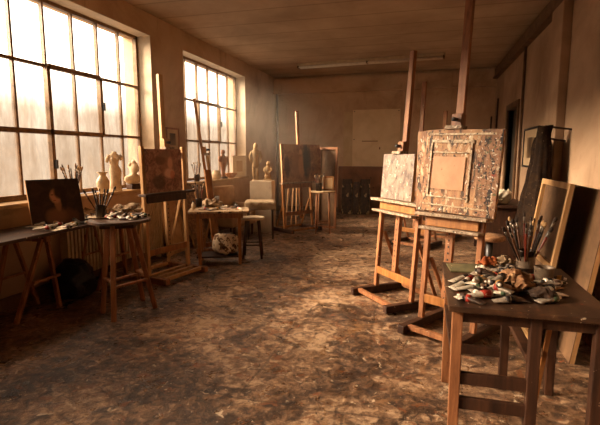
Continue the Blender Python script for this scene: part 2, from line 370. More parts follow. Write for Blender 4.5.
def window(n, a, b, cols, casement):
    w = struct(bpy.data.objects.new('window_%d' % n, None)); COL.objects.link(w)
    f = MB(); z0, z1 = ZS0 + .05, ZH
    for y in (a + .025, b - .025): f.span((XG - .03, y - .025, z0), (XG + .03, y + .025, z1))
    for z in (z0 + .025, z1 - .025): f.span((XG - .03, a, z - .025), (XG + .03, b, z + .025))
    f.build('window_frame', FRAMEW, w)
    g = MB(); step = (b - a) / cols
    for i in range(1, cols): g.span((XG - .022, a + i * step - .013, z0), (XG + .022, a + i * step + .013, z1))
    rows = [z0 + (z1 - z0) * k / 3 for k in (1, 2)]
    for z in rows: g.span((XG - .024, a, z - .016), (XG + .024, b, z + .016))
    g.build('glazing_bars', FRAMEW, w)
    for i0, i1, k0, k1 in casement:
        c = MB(); y0, y1 = a + i0 * step, a + i1 * step; q0, q1 = z0 + (z1 - z0) * k0 / 3, z0 + (z1 - z0) * k1 / 3
        for y in (y0, y1): c.span((XG, y - .024, q0), (XG + .05, y + .024, q1))
        for z in (q0, q1): c.span((XG, y0, z - .026), (XG + .05, y1, z + .026))
        o = c.build('casement', FRAMEW, w)
        MB().box((XG + .07, y1, (q0 + q1) / 2), (.04, .02, .1)).build('window_catch', BLACKM, o)
    gl = MB()
    gl.span((XG - .003, a + .03, z0 + .03), (XG + .003, b - .03, z1 - .03)); gl.build('glass', PANE, w)
    MB().span((XG + .03, a, ZS0), (XL + .07, b, ZS0 + .045)).build('window_sill', surf_sill, w, bevel=.006)
    rv = MB()                                             # plastered reveal lining and architrave edge
    rv.span((XG + .03, b - .008, ZS0 + .046), (XL + .004, b, ZH)); rv.span((XG + .03, a, ZS0 + .046), (XL + .004, a + .008, ZH)); rv.span((XG + .03, a + .008, ZH - .008), (XL + .004, b - .008, ZH))
    rv.build('reveal', REVEAL, w)
    return w
surf_sill = surf('worn sill board', ['#8a6d4a', '#b39468', '#c7ab80'], 9, 5, (1, .3, 1), .5, .1, splats=[(20, .68, '#4a3422', one)])
window(1, *WIN[0], 8, [(2, 4, 0, 1), (4, 6, 1, 2)])
window(2, *WIN[1], 6, [(2, 4, 1, 2)])

window(3, *WIN[2], 4, [])  # added, unseen window that lets fill light onto the foreground

# cornices, panelling, baseboards, pilaster
struct(MB().span((XL, YB - .1, 3.12), (XR, YB, 3.45)).span((XL, YB - .13, 3.08), (XR, YB, 3.12)).build('trim_1', WALL))
struct(MB().span((XR - .07, YF, 3.28), (XR, YB - .13, 3.46)).span((XR - .1, YF, 3.24), (XR, YB - .13, 3.28)).build('trim_2', TRIMM))
wp = MB(); wp.span((-2.15, YB - .03, 0), (XR - .02, YB, 1.16)); wp.span((-2.15, YB - .05, 1.16), (XR - .02, YB, 1.21))
for x in [-2.12 + .62 * k for k in range(6)]: wp.span((x - .035, YB - .045, .12), (x + .035, YB, 1.16))
wp.span((-2.15, YB - .045, .72), (XR - .02, YB, .79)); struct(wp.build('trim_3', PANELD))
struct(MB().span((XL, YB - .025, 0), (-2.16, YB, .14)).build('baseboard_back', TRIMM))
bb = MB(); bb.span((XL, YF, 0), (XL + .02, YB - .03, .12)); struct(bb.build('baseboard_left', TRIMM))
bb = MB(); bb.span((XR - .02, YF, 0), (XR, DY0 - .12, .14)); bb.span((XR - .02, DY1 + .12, 0), (XR, YB - .06, .14)); struct(bb.build('baseboard_right', TRIMM))
struct(MB().span((XR - .1, wl(557, 100, XR - .1).y, .14), (XR, wl(546.5, 100, XR - .1).y, 3.24)).build('trim_4', WALL_R, bevel=.01))
struct(MB().cyl((XR - .03, 8.3, .14), (XR - .03, 8.3, 3.24), .022).build('trim_5', TRIMM, smooth=True))
struct(MB().cyl((XL + .1, YB - .07, .14), (XL + .1, YB - .07, 3.08), .03).build('trim_6', TRIMM, smooth=True))

d = struct(bpy.data.objects.new('door_1', None)); COL.objects.link(d)
fr = MB(); fr.span((XR - .035, DY0 - .1, 0), (XR + .2, DY0, DZ + .1)); fr.span((XR - .035, DY1, 0), (XR + .2, DY1 + .1, DZ + .1)); fr.span((XR - .035, DY0, DZ), (XR + .2, DY1, DZ + .1)); fr.build('door_frame', TRIMM, d, bevel=.008)
lf = MB(); lf.span((XR + .09, DY0 + .005, .01), (XR + .13, DY1 - .005, DZ - .005))
for a, b in ((.15, .95), (1.1, 2.2)):
    for c, e in ((DY0 + .12, DY0 + .46), (DY0 + .54, DY0 + .88)): lf.span((XR + .08, c, a), (XR + .09, e, b))
lf.build('door_leaf', DOORM, d, bevel=.004)
MB().cyl((XR + .09, DY0 + .1, 1.05), (XR + .03, DY0 + .1, 1.05), .012).cyl((XR + .035, DY0 + .1, 1.05), (XR + .035, DY0 + .22, 1.05), .011).build('door_handle', STEEL, d, smooth=True)

# ------------------------------------------------------------------ ceiling light
a, b = fl(298, 68, ZC - .09), fl(445, 57.5, ZC - .09); L = (b - a).length; c = (a + b) / 2; rz = math.atan2(b.y - a.y, b.x - a.x)
t = thing('ceiling_light', 'long unlit double tube light fixed under the boarded ceiling', 'light', TR(c.x, c.y, 0, rz))
MB().span((-L / 2, -.05, ZC - .06), (L / 2, .05, ZC)).build('housing', CREAM, t, bevel=.01)
for s in (-1, 1): MB().cyl((-L / 2 + .04, s * .05, ZC - .09), (L / 2 - .04, s * .05, ZC - .09), .02).build('light_tube', CAPW, t, smooth=True)
for s in (-1, 0, 1): MB().box((s * (L / 2 - .02), 0, ZC - .08), (.03, .16, .05)).build('tube_holder', TRIMM, t, bevel=.004)

# ------------------------------------------------------------------ easels and canvases
def easel(label, pl, pr, mast_top, ledge, tilt=7, front=.28, back=.55, clamp=None, post_h=None, woods=(WOOD, WOOD_O, WOOD_D), group=None, lm=None, mx=0, slats=0, low=.26, bw=.045, mast_low=.24, tray=False):
    pl, pr = Vector((pl[0], pl[1], 0)), Vector((pr[0], pr[1], 0)); w = (pr - pl).length; c = (pl + pr) / 2; rz = math.atan2(pr.y - pl.y, pr.x - pl.x)
    t = thing('studio_easel', label, 'easel', TR(c.x, c.y, 0, rz), group)
    k = math.tan(R(tilt)); h = w / 2; wa, wb, wc = woods
    P = lambda x, z, dy=0: Vector((x, z * k + dy, z))
    ph = post_h or ledge + .05
    for s in (-1, 1):
        MB().box((s * h, (back - front) / 2, .045), (.062, back + front, .07)).build('foot', wc, t, bevel=.006)
        MB().bar(P(s * h, .08), P(s * h, ph), bw, .042).build('post', wa, t, bevel=.004)
        MB().bar(P(s * (h - .03), ph * .62, .03), (s * (h - .03), back - .1, .09), .022, .035).build('brace', wa, t, bevel=.003)
    MB().bar(P(-h + .02, low, -.005), P(h - .02, low, -.005), .075, .025, (0, 0, 1)).build('crossbar', wb, t, bevel=.003)
    MB().bar(P(-h + .02, ph - .1, .01), P(h - .02, ph - .1, .01), .06, .025, (0, 0, 1)).build('crossbar', wb, t, bevel=.003)
    ys = [-front + .08, back - .08] + [-front + .08 + (i + 1) * .13 for i in range(slats)]
    for y in ys: MB().box((0, y, .06), (w - .06, .045, .04)).build('base_bar', wa, t, bevel=.003)
    mm = MB().bar(P(mx, mast_low, .045), P(mx, mast_top, .045), .066, .04)
    mm.mi = 1
    for i in range(14):
        z = mast_low + .05 + i * .055
        if z < ledge - .03: mm.box(P(mx, z, .024), (.014, .004, .018))
    mm.build('mast', [wa, BLACKM], t, bevel=.003)
    # ledge with lip
    MB().box(P(0, ledge - .02, -.05), (w + .16, .12, .028), (R(-tilt), 0, 0)).build('ledge', lm or LEDGE, t, bevel=.004)
    MB().box(P(0, ledge - .075, -.03), (w * .96, .03, .09), (R(-tilt), 0, 0)).build('ledge_rail', lm or wb, t, bevel=.004)
    if tray: MB().box(P(0, ledge - .135, -.06), (w + .06, .11, .024), (R(-tilt), 0, 0)).build('tray', LEDGE, t, bevel=.004)
    if clamp:
        o = MB().box(P(mx, clamp + .012, -.015), (.15, .1, .03), (R(-tilt), 0, 0)).build('top_clamp', LEDGE, t, bevel=.004)
        MB().box(P(mx, clamp + .075, .02), (.09, .075, .1), (R(-tilt), 0, 0)).build('clamp_block', wa, o, bevel=.005)
        MB().cyl(P(mx, clamp + .08, -.02), P(mx, clamp + .08, -.07), .017, n=10).build('clamp_knob', BLACKM, o, smooth=True)
    return t, rz, c, k, tilt

def canvas(name, label, cat, E, w, h, base, mat, dx=0, dy=-.035, th=.03, group=None, spin=0, side=WOOD_P):
    t_, rz, c, k, tilt = E
    M = TR(c.x, c.y, 0, rz) @ Matrix.Translation((dx, base * k + dy, base)) @ Matrix.Rotation(R(-tilt), 4, 'X') @ Matrix.Rotation(spin, 4, 'Y')
    return panel(name, label, cat, M, w, h, mat, th, group, side)
def panel(name, label, cat, M, w, h, mat, th=.03, group=None, side=WOOD_P, cross=True):
    """painted cloth facing local -y on a wooden stretcher"""
    t = thing(name, label, cat, M, group)
    MB().span((-w / 2, -.004, 0), (w / 2, 0, h)).build('painted_face', mat, t)
    f = MB(); b = min(.045, w * .12)
    f.span((-w / 2, 0, 0), (-w / 2 + b, th, h)); f.span((w / 2 - b, 0, 0), (w / 2, th, h))
    f.span((-w / 2 + b, 0, 0), (w / 2 - b, th, b)); f.span((-w / 2 + b, 0, h - b), (w / 2 - b, th, h))
    if cross: f.span((-w / 2 + b, .006, h / 2 - b / 2), (w / 2 - b, th, h / 2 + b / 2))
    f.build('stretcher', side, t)
    return t

# left foreground easel turned towards the room
EL = easel('tall studio easel with slatted base carrying the dark red painting by the left windows', fl(149.5, 283), fl(188.5, 270), 2.46, 1.06, 1.5, .3, .42, 1.57, 1.6, (WOOD_P, WOOD_O, WOOD), slats=2, low=.35, lm=WOOD_D, mx=.06)  # posts in pale pine: window light on them put into the wood colour
canvas('oil_painting', 'dark red figure painting on the tall easel between the two windows', 'painting', EL, .60, .51, 1.06, NUDE, dx=-.03)
# easel A and the big easel B
EA = easel('orange wooden easel holding the smaller grey abstract canvas', fl(375.5, 292), fl(410.5, 310), 2.53, 1.05, 4, .3, .42, 1.51, tray=True, mx=-.06)
canvas('abstract_painting', 'small grey brown abstract canvas on the left of the two foreground easels', 'painting', EA, .53, .46, 1.05, ABSTRACT, dx=-.045)
pl = fl(420.5, 326); wd = Vector((math.cos(R(-33)), math.sin(R(-33)), 0)); pr = pl + wd * .48
EB = easel('largest foreground easel with mast rising out of view behind the crusted board', pl, pr, 2.9, 1.02, 4.5, .3, .5, 1.71, .98, tray=True, mx=-.05)
# crusted board with its inner panel and battens
t_, rz, c, k, tilt = EB
W_, H_ = .66, .68
M = TR(c.x, c.y, 0, rz) @ Matrix.Translation((.02, 1.025 * k - .05, 1.025)) @ Matrix.Rotation(R(-tilt), 4, 'X') @ Matrix.Rotation(R(1.5), 4, 'Y')
t = thing('painted_board', 'large paint crusted board with peach inner rectangle on the largest easel', 'painting', M)
MB().span((-W_ / 2, 0, 0), (W_ / 2, .03, H_)).build('board', CRUST, t)
MB().span((W_ / 2 - .17, -.005, .0), (W_ / 2, 0, H_)).build('right_strip', CRUSTR, t)
MB().span((-.24, -.009, .19), (.05, 0, .46)).build('inner_panel', PEACH, t)
for a, b in (((-.275, .12), (-.262, .6)), ((.085, .1), (.1, .6)), ((-.27, .575), (.11, .597)), ((-.27, .12), (.11, .132)), ((-.3, .635), (.28, .652)), ((-.3, .05), (.25, .062)), ((-.25, .49), (.06, .498))):
    MB().span((a[0], -.011, a[1]), (b[0], 0, b[1])).rumple(.004, 30).build('batten', BATTEN, t)
M = TR(c.x, c.y, 0, rz) @ Matrix.Translation((-.2, 1.025 * k - .015, 1.025)) @ Matrix.Rotation(R(-tilt), 4, 'X') @ Matrix.Rotation(R(-3.5), 4, 'Y')
t = thing('painted_board', 'paint dripped brown board showing behind the left edge of the crusted board', 'painting', M)
MB().span((-.17, 0, .0), (.17, .012, .69)).build('board', CRUST, t)
# back easel and its big painting
EBK = easel('small easel near the back wall under the large brown figure painting', fl(285, 233), fl(312.5, 229), 2.36, .98, 4, .25, .4, None, .99, (WOOD_O, WOOD, WOOD_D), low=.36, mx=.12)
canvas('figure_painting', 'large brown figure painting on the easel near the back wall', 'painting', EBK, 1.02, .73, .98, BIGPIC, dx=.12)
# easels behind
for (x, y, mt, lab, a) in ((412, 246, 80, 'middle distance easel whose thin mast shows just left of the crusted board', -30), (437, 238, 110, 'farthest easel on the right, short mast tip just above the crusted board', -20)):
    p = fl(x, y); wd = Vector((math.cos(R(a)), math.sin(R(a)), 0)) * .3
    E_ = easel(lab, p - wd, p + wd, zat(p.x, p.y, mt), .95, 4, .25, .4, None, .97)
# easel seen from the side behind the work table
p = Vector((-3.1, 6.45, 0)); wd = Vector((-.42, .9, 0)) * .25
EM = easel('easel seen side on in front of the far left window', p - wd, p + wd, 2.35, .84, 7, .3, .35, 1.5, .95, (WOOD_O, WOOD_O, WOOD))
canvas('edge_on_canvas', 'pale canvas seen edge on upon the easel before the far window', 'canvas', EM, .5, .66, .84, PAPER)

b = MB().bar((0, 0, 0), (-.12, .0, 1.28), .11, .03, (.4, .9, 0)); z0 = min(v.co.z for v in b.b.verts)
for v in b.b.verts: v.co.z -= z0
o = b.build('wooden_plank', WOOD_O, bevel=.003); o.location = (-3.0, 6.12, 0); tag(o, 'wide orange plank standing upright behind the middle work table', 'plank')

# ------------------------------------------------------------------ leaning canvases
RAWD = surf('old brown canvas back', ['#4a3421', '#5f452d', '#705338'], 5, 4, one, .85, .08)
def lean(name, label, cat, p, q, h, lean_deg, mat, group=None, back=False, th=.03, side=WOOD_P):
    """bottom edge p -> q on the floor as seen from the front (left to right), leaning backwards"""
    p, q = Vector(p), Vector(q); w = (q - p).length; c = (p + q) / 2; rz = math.atan2(q.y - p.y, q.x - p.x)
    M = TR(c.x, c.y, c.z + .002, rz) @ Matrix.Rotation(R(-lean_deg), 4, 'X')
    if back: M = M @ Matrix.Translation((0, .03, 0)) @ Matrix.Rotation(PI, 4, 'Z')
    return panel(name, label, cat, M, w, h, mat, th, group, side)
lean('leaning_canvas', 'bare backed canvas leaning on the pier, left of the two behind the tall easel', 'canvas', (-3.62, 5.85, 0), (-3.62, 6.4, 0), 1.02, 13, CANVASB, back=True)
lean('leaning_canvas', 'brown toned canvas leaning on the pier, right of the two behind the tall easel', 'canvas', (-3.56, 6.5, 0), (-3.56, 7.0, 0), .92, 17, RAGB)
lean('leaning_canvas', 'tall brown canvas back standing right of the figure painting', 'canvas', (-2.14, 9.05, 0), (-1.72, 8.98, 0), 1.66, 3, RAWD, back=True, side=WOOD)
for i, (a, b, y, h, lab) in enumerate(((341, 351, 11.34, .9, 'dark small painting, leftmost of the three leaning at the back wall'), (352, 358.5, 11.32, .83, 'narrow dark painting, middle of the three leaning at the back wall'), (359, 369, 11.36, .9, 'dark painting with pale patches, rightmost of three at the back wall'))):
    p = dp(a, 215, y); q = dp(b, 215, y)
    lean('small_painting', lab, 'painting', (p.x, y, 0), (q.x, y, 0), h, 11, OLDPIC)
# stack at the right, far edge seen behind the brush can
for i, (x0, y0, y1, h, dg, lab, m_) in enumerate(((.86, 3.72, 4.55, 1.3, 8, 'pale framed canvas back leaning at the right edge behind the brush can', RAWD), (1.06, 3.5, 4.4, 1.26, 8, 'second canvas of the right hand stack, behind the pale framed one', RAWD), (1.3, 3.3, 4.25, 1.4, 9, 'last canvas of the right hand stack, touching the wall', RAGB))):
    lean('stretched_canvas', lab, 'canvas', (x0, y1, 0), (x0, y0, 0), h, dg, m_, back=(i == 0))

# paper on the back wall
a, b = dp(353, 110, YB), dp(399, 169, YB)
SHEET = surf('pinned pale paper', ['#cfb38c', '#dcc29c', '#e6cfac'], 2.2, 5, one, .85, .05, splats=[(9, .73, '#a4835e', one)])
t = thing('paper_sheet', 'large blank paper sheet pinned to the back wall', 'paper', ((a.x + b.x) / 2, YB - .012, b.z))
w, h = b.x - a.x, a.z - b.z
s_ = MB(); n0 = 8
s_.span((-w / 2, 0, 0), (w / 2, .006, h)); s_.build('sheet', SHEET, t)
MB().box((-.15, -.002, h * .47), (.4, .003, .02)).box((.1, -.002, h * .35), (.03, .003, .06)).build('pencil_marks', PANELD, t)
for x, z in ((-w / 2 + .04, h - .04), (w / 2 - .04, h - .04), (-w / 2 + .04, .05), (w / 2 - .04, .05), (-w / 2 + .04, h / 2)): MB().cyl((x, 0, z), (x, -.012, z), .014, .008, 8).build('drawing_pin', BLACKM, t)
a, b = dp(344, 112, YB), dp(352, 169, YB)
tag(MB().span((a.x, YB - .008, b.z), (b.x, YB - .002, a.z)).build('paper_strip', PAPER), 'narrow faded paper strip left of the large sheet on the back wall', 'paper')

def framed(name, label, M, w, h, pic, mount=PAPER, fm=WOOD_D):
    t = thing(name, label, 'picture', M)
    f = MB(); b = .03
    f.span((-w / 2, -.025, 0), (-w / 2 + b, 0, h)); f.span((w / 2 - b, -.025, 0), (w / 2, 0, h)); f.span((-w / 2, -.025, 0), (w / 2, 0, b)); f.span((-w / 2, -.025, h - b), (w / 2, 0, h))
    f.build('picture_frame', fm, t, bevel=.003)
    MB().span((-w / 2 + b, -.012, b), (w / 2 - b, -.002, h - b)).build('mount', mount, t)
    MB().span((-w / 4.5, -.016, h * .24), (w / 4.5, -.012, h * .76)).build('print', pic, t)
    return t
a, b = wl(164.5, 127, XL), wl(178.5, 151, XL)
framed('framed_picture', 'small framed print on the pier between the left windows', TR(XL + .004, (a.y + b.y) / 2, b.z, PI / 2), b.y - a.y, a.z - b.z, SKETCH, PAPER, WOOD)
a, b = wl(526, 128, XR), wl(537.5, 165, XR)
framed('framed_picture', 'black framed print on the right wall beside the dark door', TR(XR - .004, (a.y + b.y) / 2, 1.31, -PI / 2), a.y - b.y, .6, SKETCH, PAPER, BLACKM)

# ------------------------------------------------------------------ small things: jars, brushes, tubes
def brush(label, group, base, az, inc, L, hm, rm=.0045, bl=.035, dark=False, flat=.5):
    M = Matrix.Translation(base) @ Matrix.Rotation(az, 4, 'Z') @ Matrix.Rotation(inc, 4, 'Y')
    t = thing('paint_brush', label, 'brush', M, group)
    MB().loft([(0, 0, 0, rm * .5, rm * .5), (L * .3, 0, 0, rm * .8, rm * .8), (L * .72, 0, 0, rm * 1.3, rm * 1.3), (L * .8, 0, 0, rm, rm)], 8).build('handle', hm, t, smooth=True)
    MB().loft([(L * .8, 0, 0, rm * 1.05, rm * 1.05), (L * .92, 0, 0, rm * 1.5, rm * 1.1)], 8).build('ferrule', STEEL, t, smooth=True)
    MB().loft([(L * .92, 0, 0, rm * 1.5, rm * 1.0), (L * .92 + bl * .6, 0, 0, rm * 2.0, rm * 1.1), (L * .92 + bl, 0, 0, rm * .8, rm * .4)], 8).build('bristles', BRISTLED if dark else BRISTLE, t, smooth=True)
    return t
def brushes(n, label, group, c, r, zb, L=(.28, .36), spread=.3, seed=0, rm=.0045, dark=.3, bl=.035, hs=None):
    rd = random.Random(seed)
    for i in range(n):
        az = 2 * PI * i / n + rd.uniform(-.25, .25); inc = spread * rd.uniform(.35, 1.0); l = rd.uniform(*L)
        b = Vector((c[0] + r * .3 * math.cos(az), c[1] + r * .3 * math.sin(az), c[2] + zb))
        brush(label, group, b, az, inc, l, rd.choice(hs or HANDLES), rm, bl, rd.random() < dark)
def pot(name, label, cat, c, prof, mat, inner=None, band=None):
    """hollow vessel: outer profile (z, r) then an inner wall"""
    t = thing(name, label, cat, Vector(c))
    zt, rt = prof[-1]; z0 = prof[0][0] + .006
    full = list(prof) + [(zt, rt - .004)] + [(z, max(.004, r - .004)) for z, r in reversed(prof[1:-1])] + [(z0, prof[0][1] - .005)]
    MB().lathe(full, 20).build('body', mat, t, smooth=True)
    if band: MB().lathe([(band[0], band[2]), (band[1], band[2])], 20, caps=False).build('paper_label', band[3], t, smooth=True)
    return t
def tube(label, group, p, rz, L=.14, r=.016, mat=0, band=0, cap=CAP, pitch=0, roll=0):
    M = Matrix.Translation(p) @ Matrix.Rotation(rz, 4, 'Z') @ Matrix.Rotation(-pitch, 4, 'Y') @ Matrix.Rotation(roll, 4, 'X')
    t = thing('paint_tube', label, 'paint tube', M, group)
    rd = random.Random(hash((round(L * 1e4), round(rz * 100))) & 0xffff)
    sq = [rd.uniform(.55, .95) for _ in range(3)]
    S = [(-L / 2, 0, r * .5, r * 1.35, r * .14), (-L * .42, 0, r * .5, r * 1.3, r * .16), (-L * .3, 0, r * .62, r * 1.22, r * .6 * sq[0]), (-L * .08, 0, r * .75, r * 1.12, r * .85 * sq[1]), (L * .16, 0, r * .9, r * 1.05, r * .95), (L * .34, 0, r, r, r), (L * .38, 0, r, r * .55, r * .55)]
    MB().loft(S, 14, 'x').rumple(r * .12, 60, rz).build('tube_body', TUBEM[mat], t, smooth=True)
    MB().loft([(L * .1, 0, r * .88, r * 1.11, r * 1.0), (L * .3, 0, r * .99, r * 1.05, r * 1.05)], 14, 'x').build('colour_band', BANDS[band], t, smooth=True)
    MB().cyl((L * .38, 0, r), (L * .5, 0, r), r * .5, r * .42, 10).build('cap', cap, t, smooth=True)
    return t
def rag(name, label, cat, p, d, mat, seed=0, rz=0, amp=None):
    b = MB(); b.ball((0, 0, 0), .5, sub=4)
    for v in b.b.verts: v.co = Vector((v.co.x * d[0], v.co.y * d[1], v.co.z * d[2]))
    a = amp or min(d) * .45
    b.rumple(a, 2.6 / max(d) * 1.4, seed)
    z0 = min(v.co.z for v in b.b.verts)
    for v in b.b.verts:
        v.co.z -= z0 + d[2] * .12
        if v.co.z < 0: v.co.z = 0
    o = b.build(name, mat, smooth=True); o.location = p; o.rotation_euler.z = rz
    return tag(o, label, cat)
def palette(name, label, p, a, b, rz, mat, th=.006):
    pts = []
    for k in range(28):
        u = 2 * PI * k / 28; rr = 1 - .16 * max(0, math.cos(u - 2.2)) ** 6 * 2
        pts.append((a * rr * math.cos(u), b * rr * math.sin(u)))
    o = MB().prism(pts, 0, th).build(name, mat, bevel=.001); o.location = p; o.rotation_euler.z = rz
    return tag(o, label, 'palette')

# ------------------------------------------------------------------ left trestle table
ZT = .8; TY0, TY1, TX0, TX1 = 2.5, 4.78, XL + .06, -3.27
t = thing('trestle_table', 'long cluttered trestle table under the left foreground window', 'table', ((TX0 + TX1) / 2, (TY0 + TY1) / 2, 0))
ox, oy = (TX0 + TX1) / 2, (TY0 + TY1) / 2
MB().span((TX0 - ox, TY0 - oy, ZT - .03), (TX1 - ox, TY1 - oy, ZT)).build('table_top', WOOD_T, t, bevel=.004)
for yy in (3.3, 4.35):
    y = yy - oy
    MB().span((TX0 - ox + .04, y - .03, ZT - .09), (TX1 - ox - .03, y + .03, ZT - .03)).build('trestle_beam', WOOD, t, bevel=.004)
    for x in (TX0 - ox + .1, TX1 - ox - .08):
        for s in (-1, 1): MB().bar((x, y + s * .03, ZT - .06), (x - (.12 if x > 0 else 0), y + s * .25, 0), .04, .03).build('leg', WOOD, t, bevel=.003)
        MB().bar((x, y - .15, .36), (x, y + .15, .36), .03, .02).build('stretcher', WOOD, t)
# portrait propped on the table
pb = fl(38, 218, ZT); 
M = TR(-3.58, 3.74, ZT + .002, R(62)) @ Matrix.Rotation(R(-17), 4, 'X')
panel('portrait_painting', 'dark portrait of a woman propped on the left trestle table', 'painting', M, .5, .47, PORTRAIT)
p = fl(63.5, 221, ZT)
pot('glass_jar', 'small glass jar in front of the propped portrait', 'jar', (p.x, p.y, ZT), [(0, .028), (.01, .034), (.07, .034), (.085, .028), (.095, .03)], GLASS)
rd = random.Random(5)
for i, (x, y, dx, dy, lab) in enumerate(((46, 226, .3, .2, 'crumpled white sheet nearest the corner of the left trestle table'), (60, 229, .26, .17, 'white sheet at the front edge of the left trestle table'), (82, 219, .24, .16, 'white sheet beside the round stand on the trestle table'))):
    p = fl(x, y, ZT); b = MB(); bmesh.ops.create_grid(b.b, x_segments=12, y_segments=10, size=.5)
    for v in b.b.verts: v.co = Vector((v.co.x * dx, v.co.y * dy, 0))
    b.rumple(.008, 14, i, (0, 0, 1)); mz = min(v.co.z for v in b.b.verts)
    for v in b.b.verts: v.co.z -= mz - .001
    ex = bmesh.ops.extrude_face_region(b.b, geom=b.b.faces[:])
    for v in [e for e in ex['geom'] if isinstance(e, bmesh.types.BMVert)]: v.co.z += .0015
    o = b.build('paper_scrap', PAPERW); o.location = (p.x, p.y, ZT); o.rotation_euler.z = rd.uniform(-.6, .6) + 1.2; tag(o, lab, 'paper')
p = fl(52, 222, ZT); palette('paint_palette', 'dark smeared palette lying before the propped portrait', (p.x + .05, p.y, ZT + .013), .12, .09, .7, WOOD_T)
for i, (x, y, a) in enumerate([(44, 231, .4), (52, 230, 1.9), (70, 226, .9), (76, 223, 2.6), (84, 224, .3), (72, 219, 1.5), (80, 216.5, 2.2), (89, 216, .7), (58, 225, 2.8), (94, 214, .2), (40, 226, 1.2), (48, 227, 2.9), (56, 227, 1.0), (66, 229, .1), (66, 222, 2.4), (74, 227, 1.7), (86, 221, 1.1), (90, 219, 2.8), (43, 222, .6), (50, 219, 2.0), (87, 217.5, .2), (95, 216, 1.9)]):
    p = fl(x, y, ZT); tube('small used paint tube scattered on the left trestle table', 'tubes on the left trestle table', (p.x, p.y, ZT + (.012 if i % 3 == 0 else .003)), a, rd.uniform(.12, .18), rd.uniform(.014, .02), (0, 2, 0, 1, 2)[i % 5], i % 6, CAP)
p = fl(80, 215, ZT); rag('paint_rag', 'stained rag heaped on the trestle table beside the portrait', 'rag', (p.x - .05, p.y + .1, ZT), (.26, .2, .06), RAG, 3)
o = rag('rubbish_sack', 'black sack slumped on the floor under the left trestle table', 'sack', (-3.58, 3.88, 0), (.42, .5, .44), SACK, 8, .4, .05)

# ------------------------------------------------------------------ sill things
SZ = ZS0 + .045; SX = XL - .04
def on_sill(px): 
    p = wl(px, 192, SX); return Vector((SX, p.y, SZ))
c = on_sill(74); pot('brush_jar', 'pale jar packed with brushes on the left window sill', 'jar', c, [(0, .05), (.01, .055), (.11, .055), (.125, .048), (.14, .05)], CERAM)
brushes(12, 'paint brush in the pale jar on the left window sill', 'brushes on the left sill', c, .05, .012, (.3, .38), .42, 4, .006, .2, .05)
c = on_sill(103.5); pot('clay_vase', 'pale clay vase with flared lip on the left window sill', 'vase', c, [(0, .045), (.02, .055), (.08, .075), (.14, .08), (.185, .06), (.21, .04), (.235, .04), (.255, .066), (.262, .068)], CERAM)
# headless draped torso
c = on_sill(116)
t = thing('torso_statue', 'headless draped female torso cast on the left window sill', 'statue', TR(c.x, c.y, SZ, R(50)) @ Matrix.Diagonal((.85, .85, 1.02, 1)))
MB().lathe([(0, .095), (.03, .095), (.035, .085)], 20).build('base', PLASTER, t, smooth=False)
b = MB(); b.loft([(.03, 0, 0, .085, .07), (.1, .003, 0, .082, .066), (.18, .006, 0, .08, .066), (.24, .008, .0, .088, .07), (.28, .006, 0, .086, .066), (.33, -.004, 0, .062, .05), (.37, -.008, -.004, .068, .056), (.41, -.008, -.012, .08, .066), (.44, -.006, -.004, .084, .056), (.47, -.004, 0, .07, .045), (.485, 0, 0, .04, .035), (.51, .004, 0, .03, .028)], 24)
for v in b.b.verts:
    if v.co.z < .27:
        u = math.atan2(v.co.y, v.co.x); k = 1 + .09 * math.sin(9 * u + v.co.z * 14) * min(1, (.3 - v.co.z) * 6); v.co.x *= k; v.co.y *= k
b.ball((-.038, -.055, .41), .03); b.ball((.03, -.055, .41), .03)
b.tube([(-.07, 0, .45), (-.105, -.01, .42), (-.115, -.015, .37)], [.03, .027, .02], 10); b.tube([(.07, 0, .455), (.1, -.01, .43), (.085, -.05, .41)], [.03, .026, .02], 10)
b.build('torso', PLASTER, t, smooth=True)
# small bust
c = on_sill(134)
t = thing('bust_statue', 'small bust of a bowed head on dark base on left sill', 'statue', TR(c.x, c.y, SZ, R(70)) @ Matrix.Scale(1.2, 4))
MB().box((0, 0, .03), (.12, .11, .06)).build('base', WOOD_D, t, bevel=.004)
b = MB(); b.loft([(.06, 0, 0, .05, .04), (.075, 0, 0, .085, .05), (.11, 0, 0, .115, .062), (.145, 0, 0, .105, .055), (.165, 0, -.006, .055, .042), (.18, 0, -.014, .034, .034), (.2, .0, -.024, .036, .045), (.22, .0, -.03, .045, .062), (.25, 0, -.026, .048, .068), (.28, 0, -.016, .045, .062), (.305, 0, -.008, .026, .036)], 22)
b.ball((0, -.098, .238), .011, (.8, 1.2, 1.6)); b.ball((0, -.086, .212), .014, (1.2, .8, .5)); b.ball((0, .035, .262), .034, (1.1, 1, .9)); b.ball((-.034, .0, .285), .026); b.ball((.036, .0, .283), .026); b.ball((0, -.02, .305), .03)
b.rumple(.006, 55)
b.rumple(.004, 40).build('head', PLASTER, t, smooth=True)
# far sill
def sill2(px, dx=0): p = wl(px, 184, SX + dx); return Vector((SX + dx, p.y, SZ))
c = sill2(216.5); pot('squat_pot', 'squat pale pot left of the statuette on the far sill', 'pot', c, [(0, .06), (.03, .09), (.09, .1), (.14, .08), (.16, .06), (.175, .065)], CERAM)
c = sill2(223.5)
t = thing('figure_statuette', 'slender dark statuette standing on the far window sill', 'statue', TR(c.x, c.y, SZ, R(60)))
MB().box((0, 0, .02), (.14, .12, .04)).build('base', WOOD_D, t, bevel=.004)
b = MB(); b.loft([(.04, 0, 0, .05, .045), (.1, 0, 0, .035, .035), (.2, .005, 0, .05, .045), (.27, .01, 0, .07, .06), (.34, 0, 0, .075, .055), (.42, -.005, 0, .085, .06), (.46, 0, 0, .05, .04), (.48, 0, 0, .022, .022), (.5, 0, 0, .035, .04), (.54, 0, -.005, .042, .05), (.58, 0, 0, .025, .03)], 16)
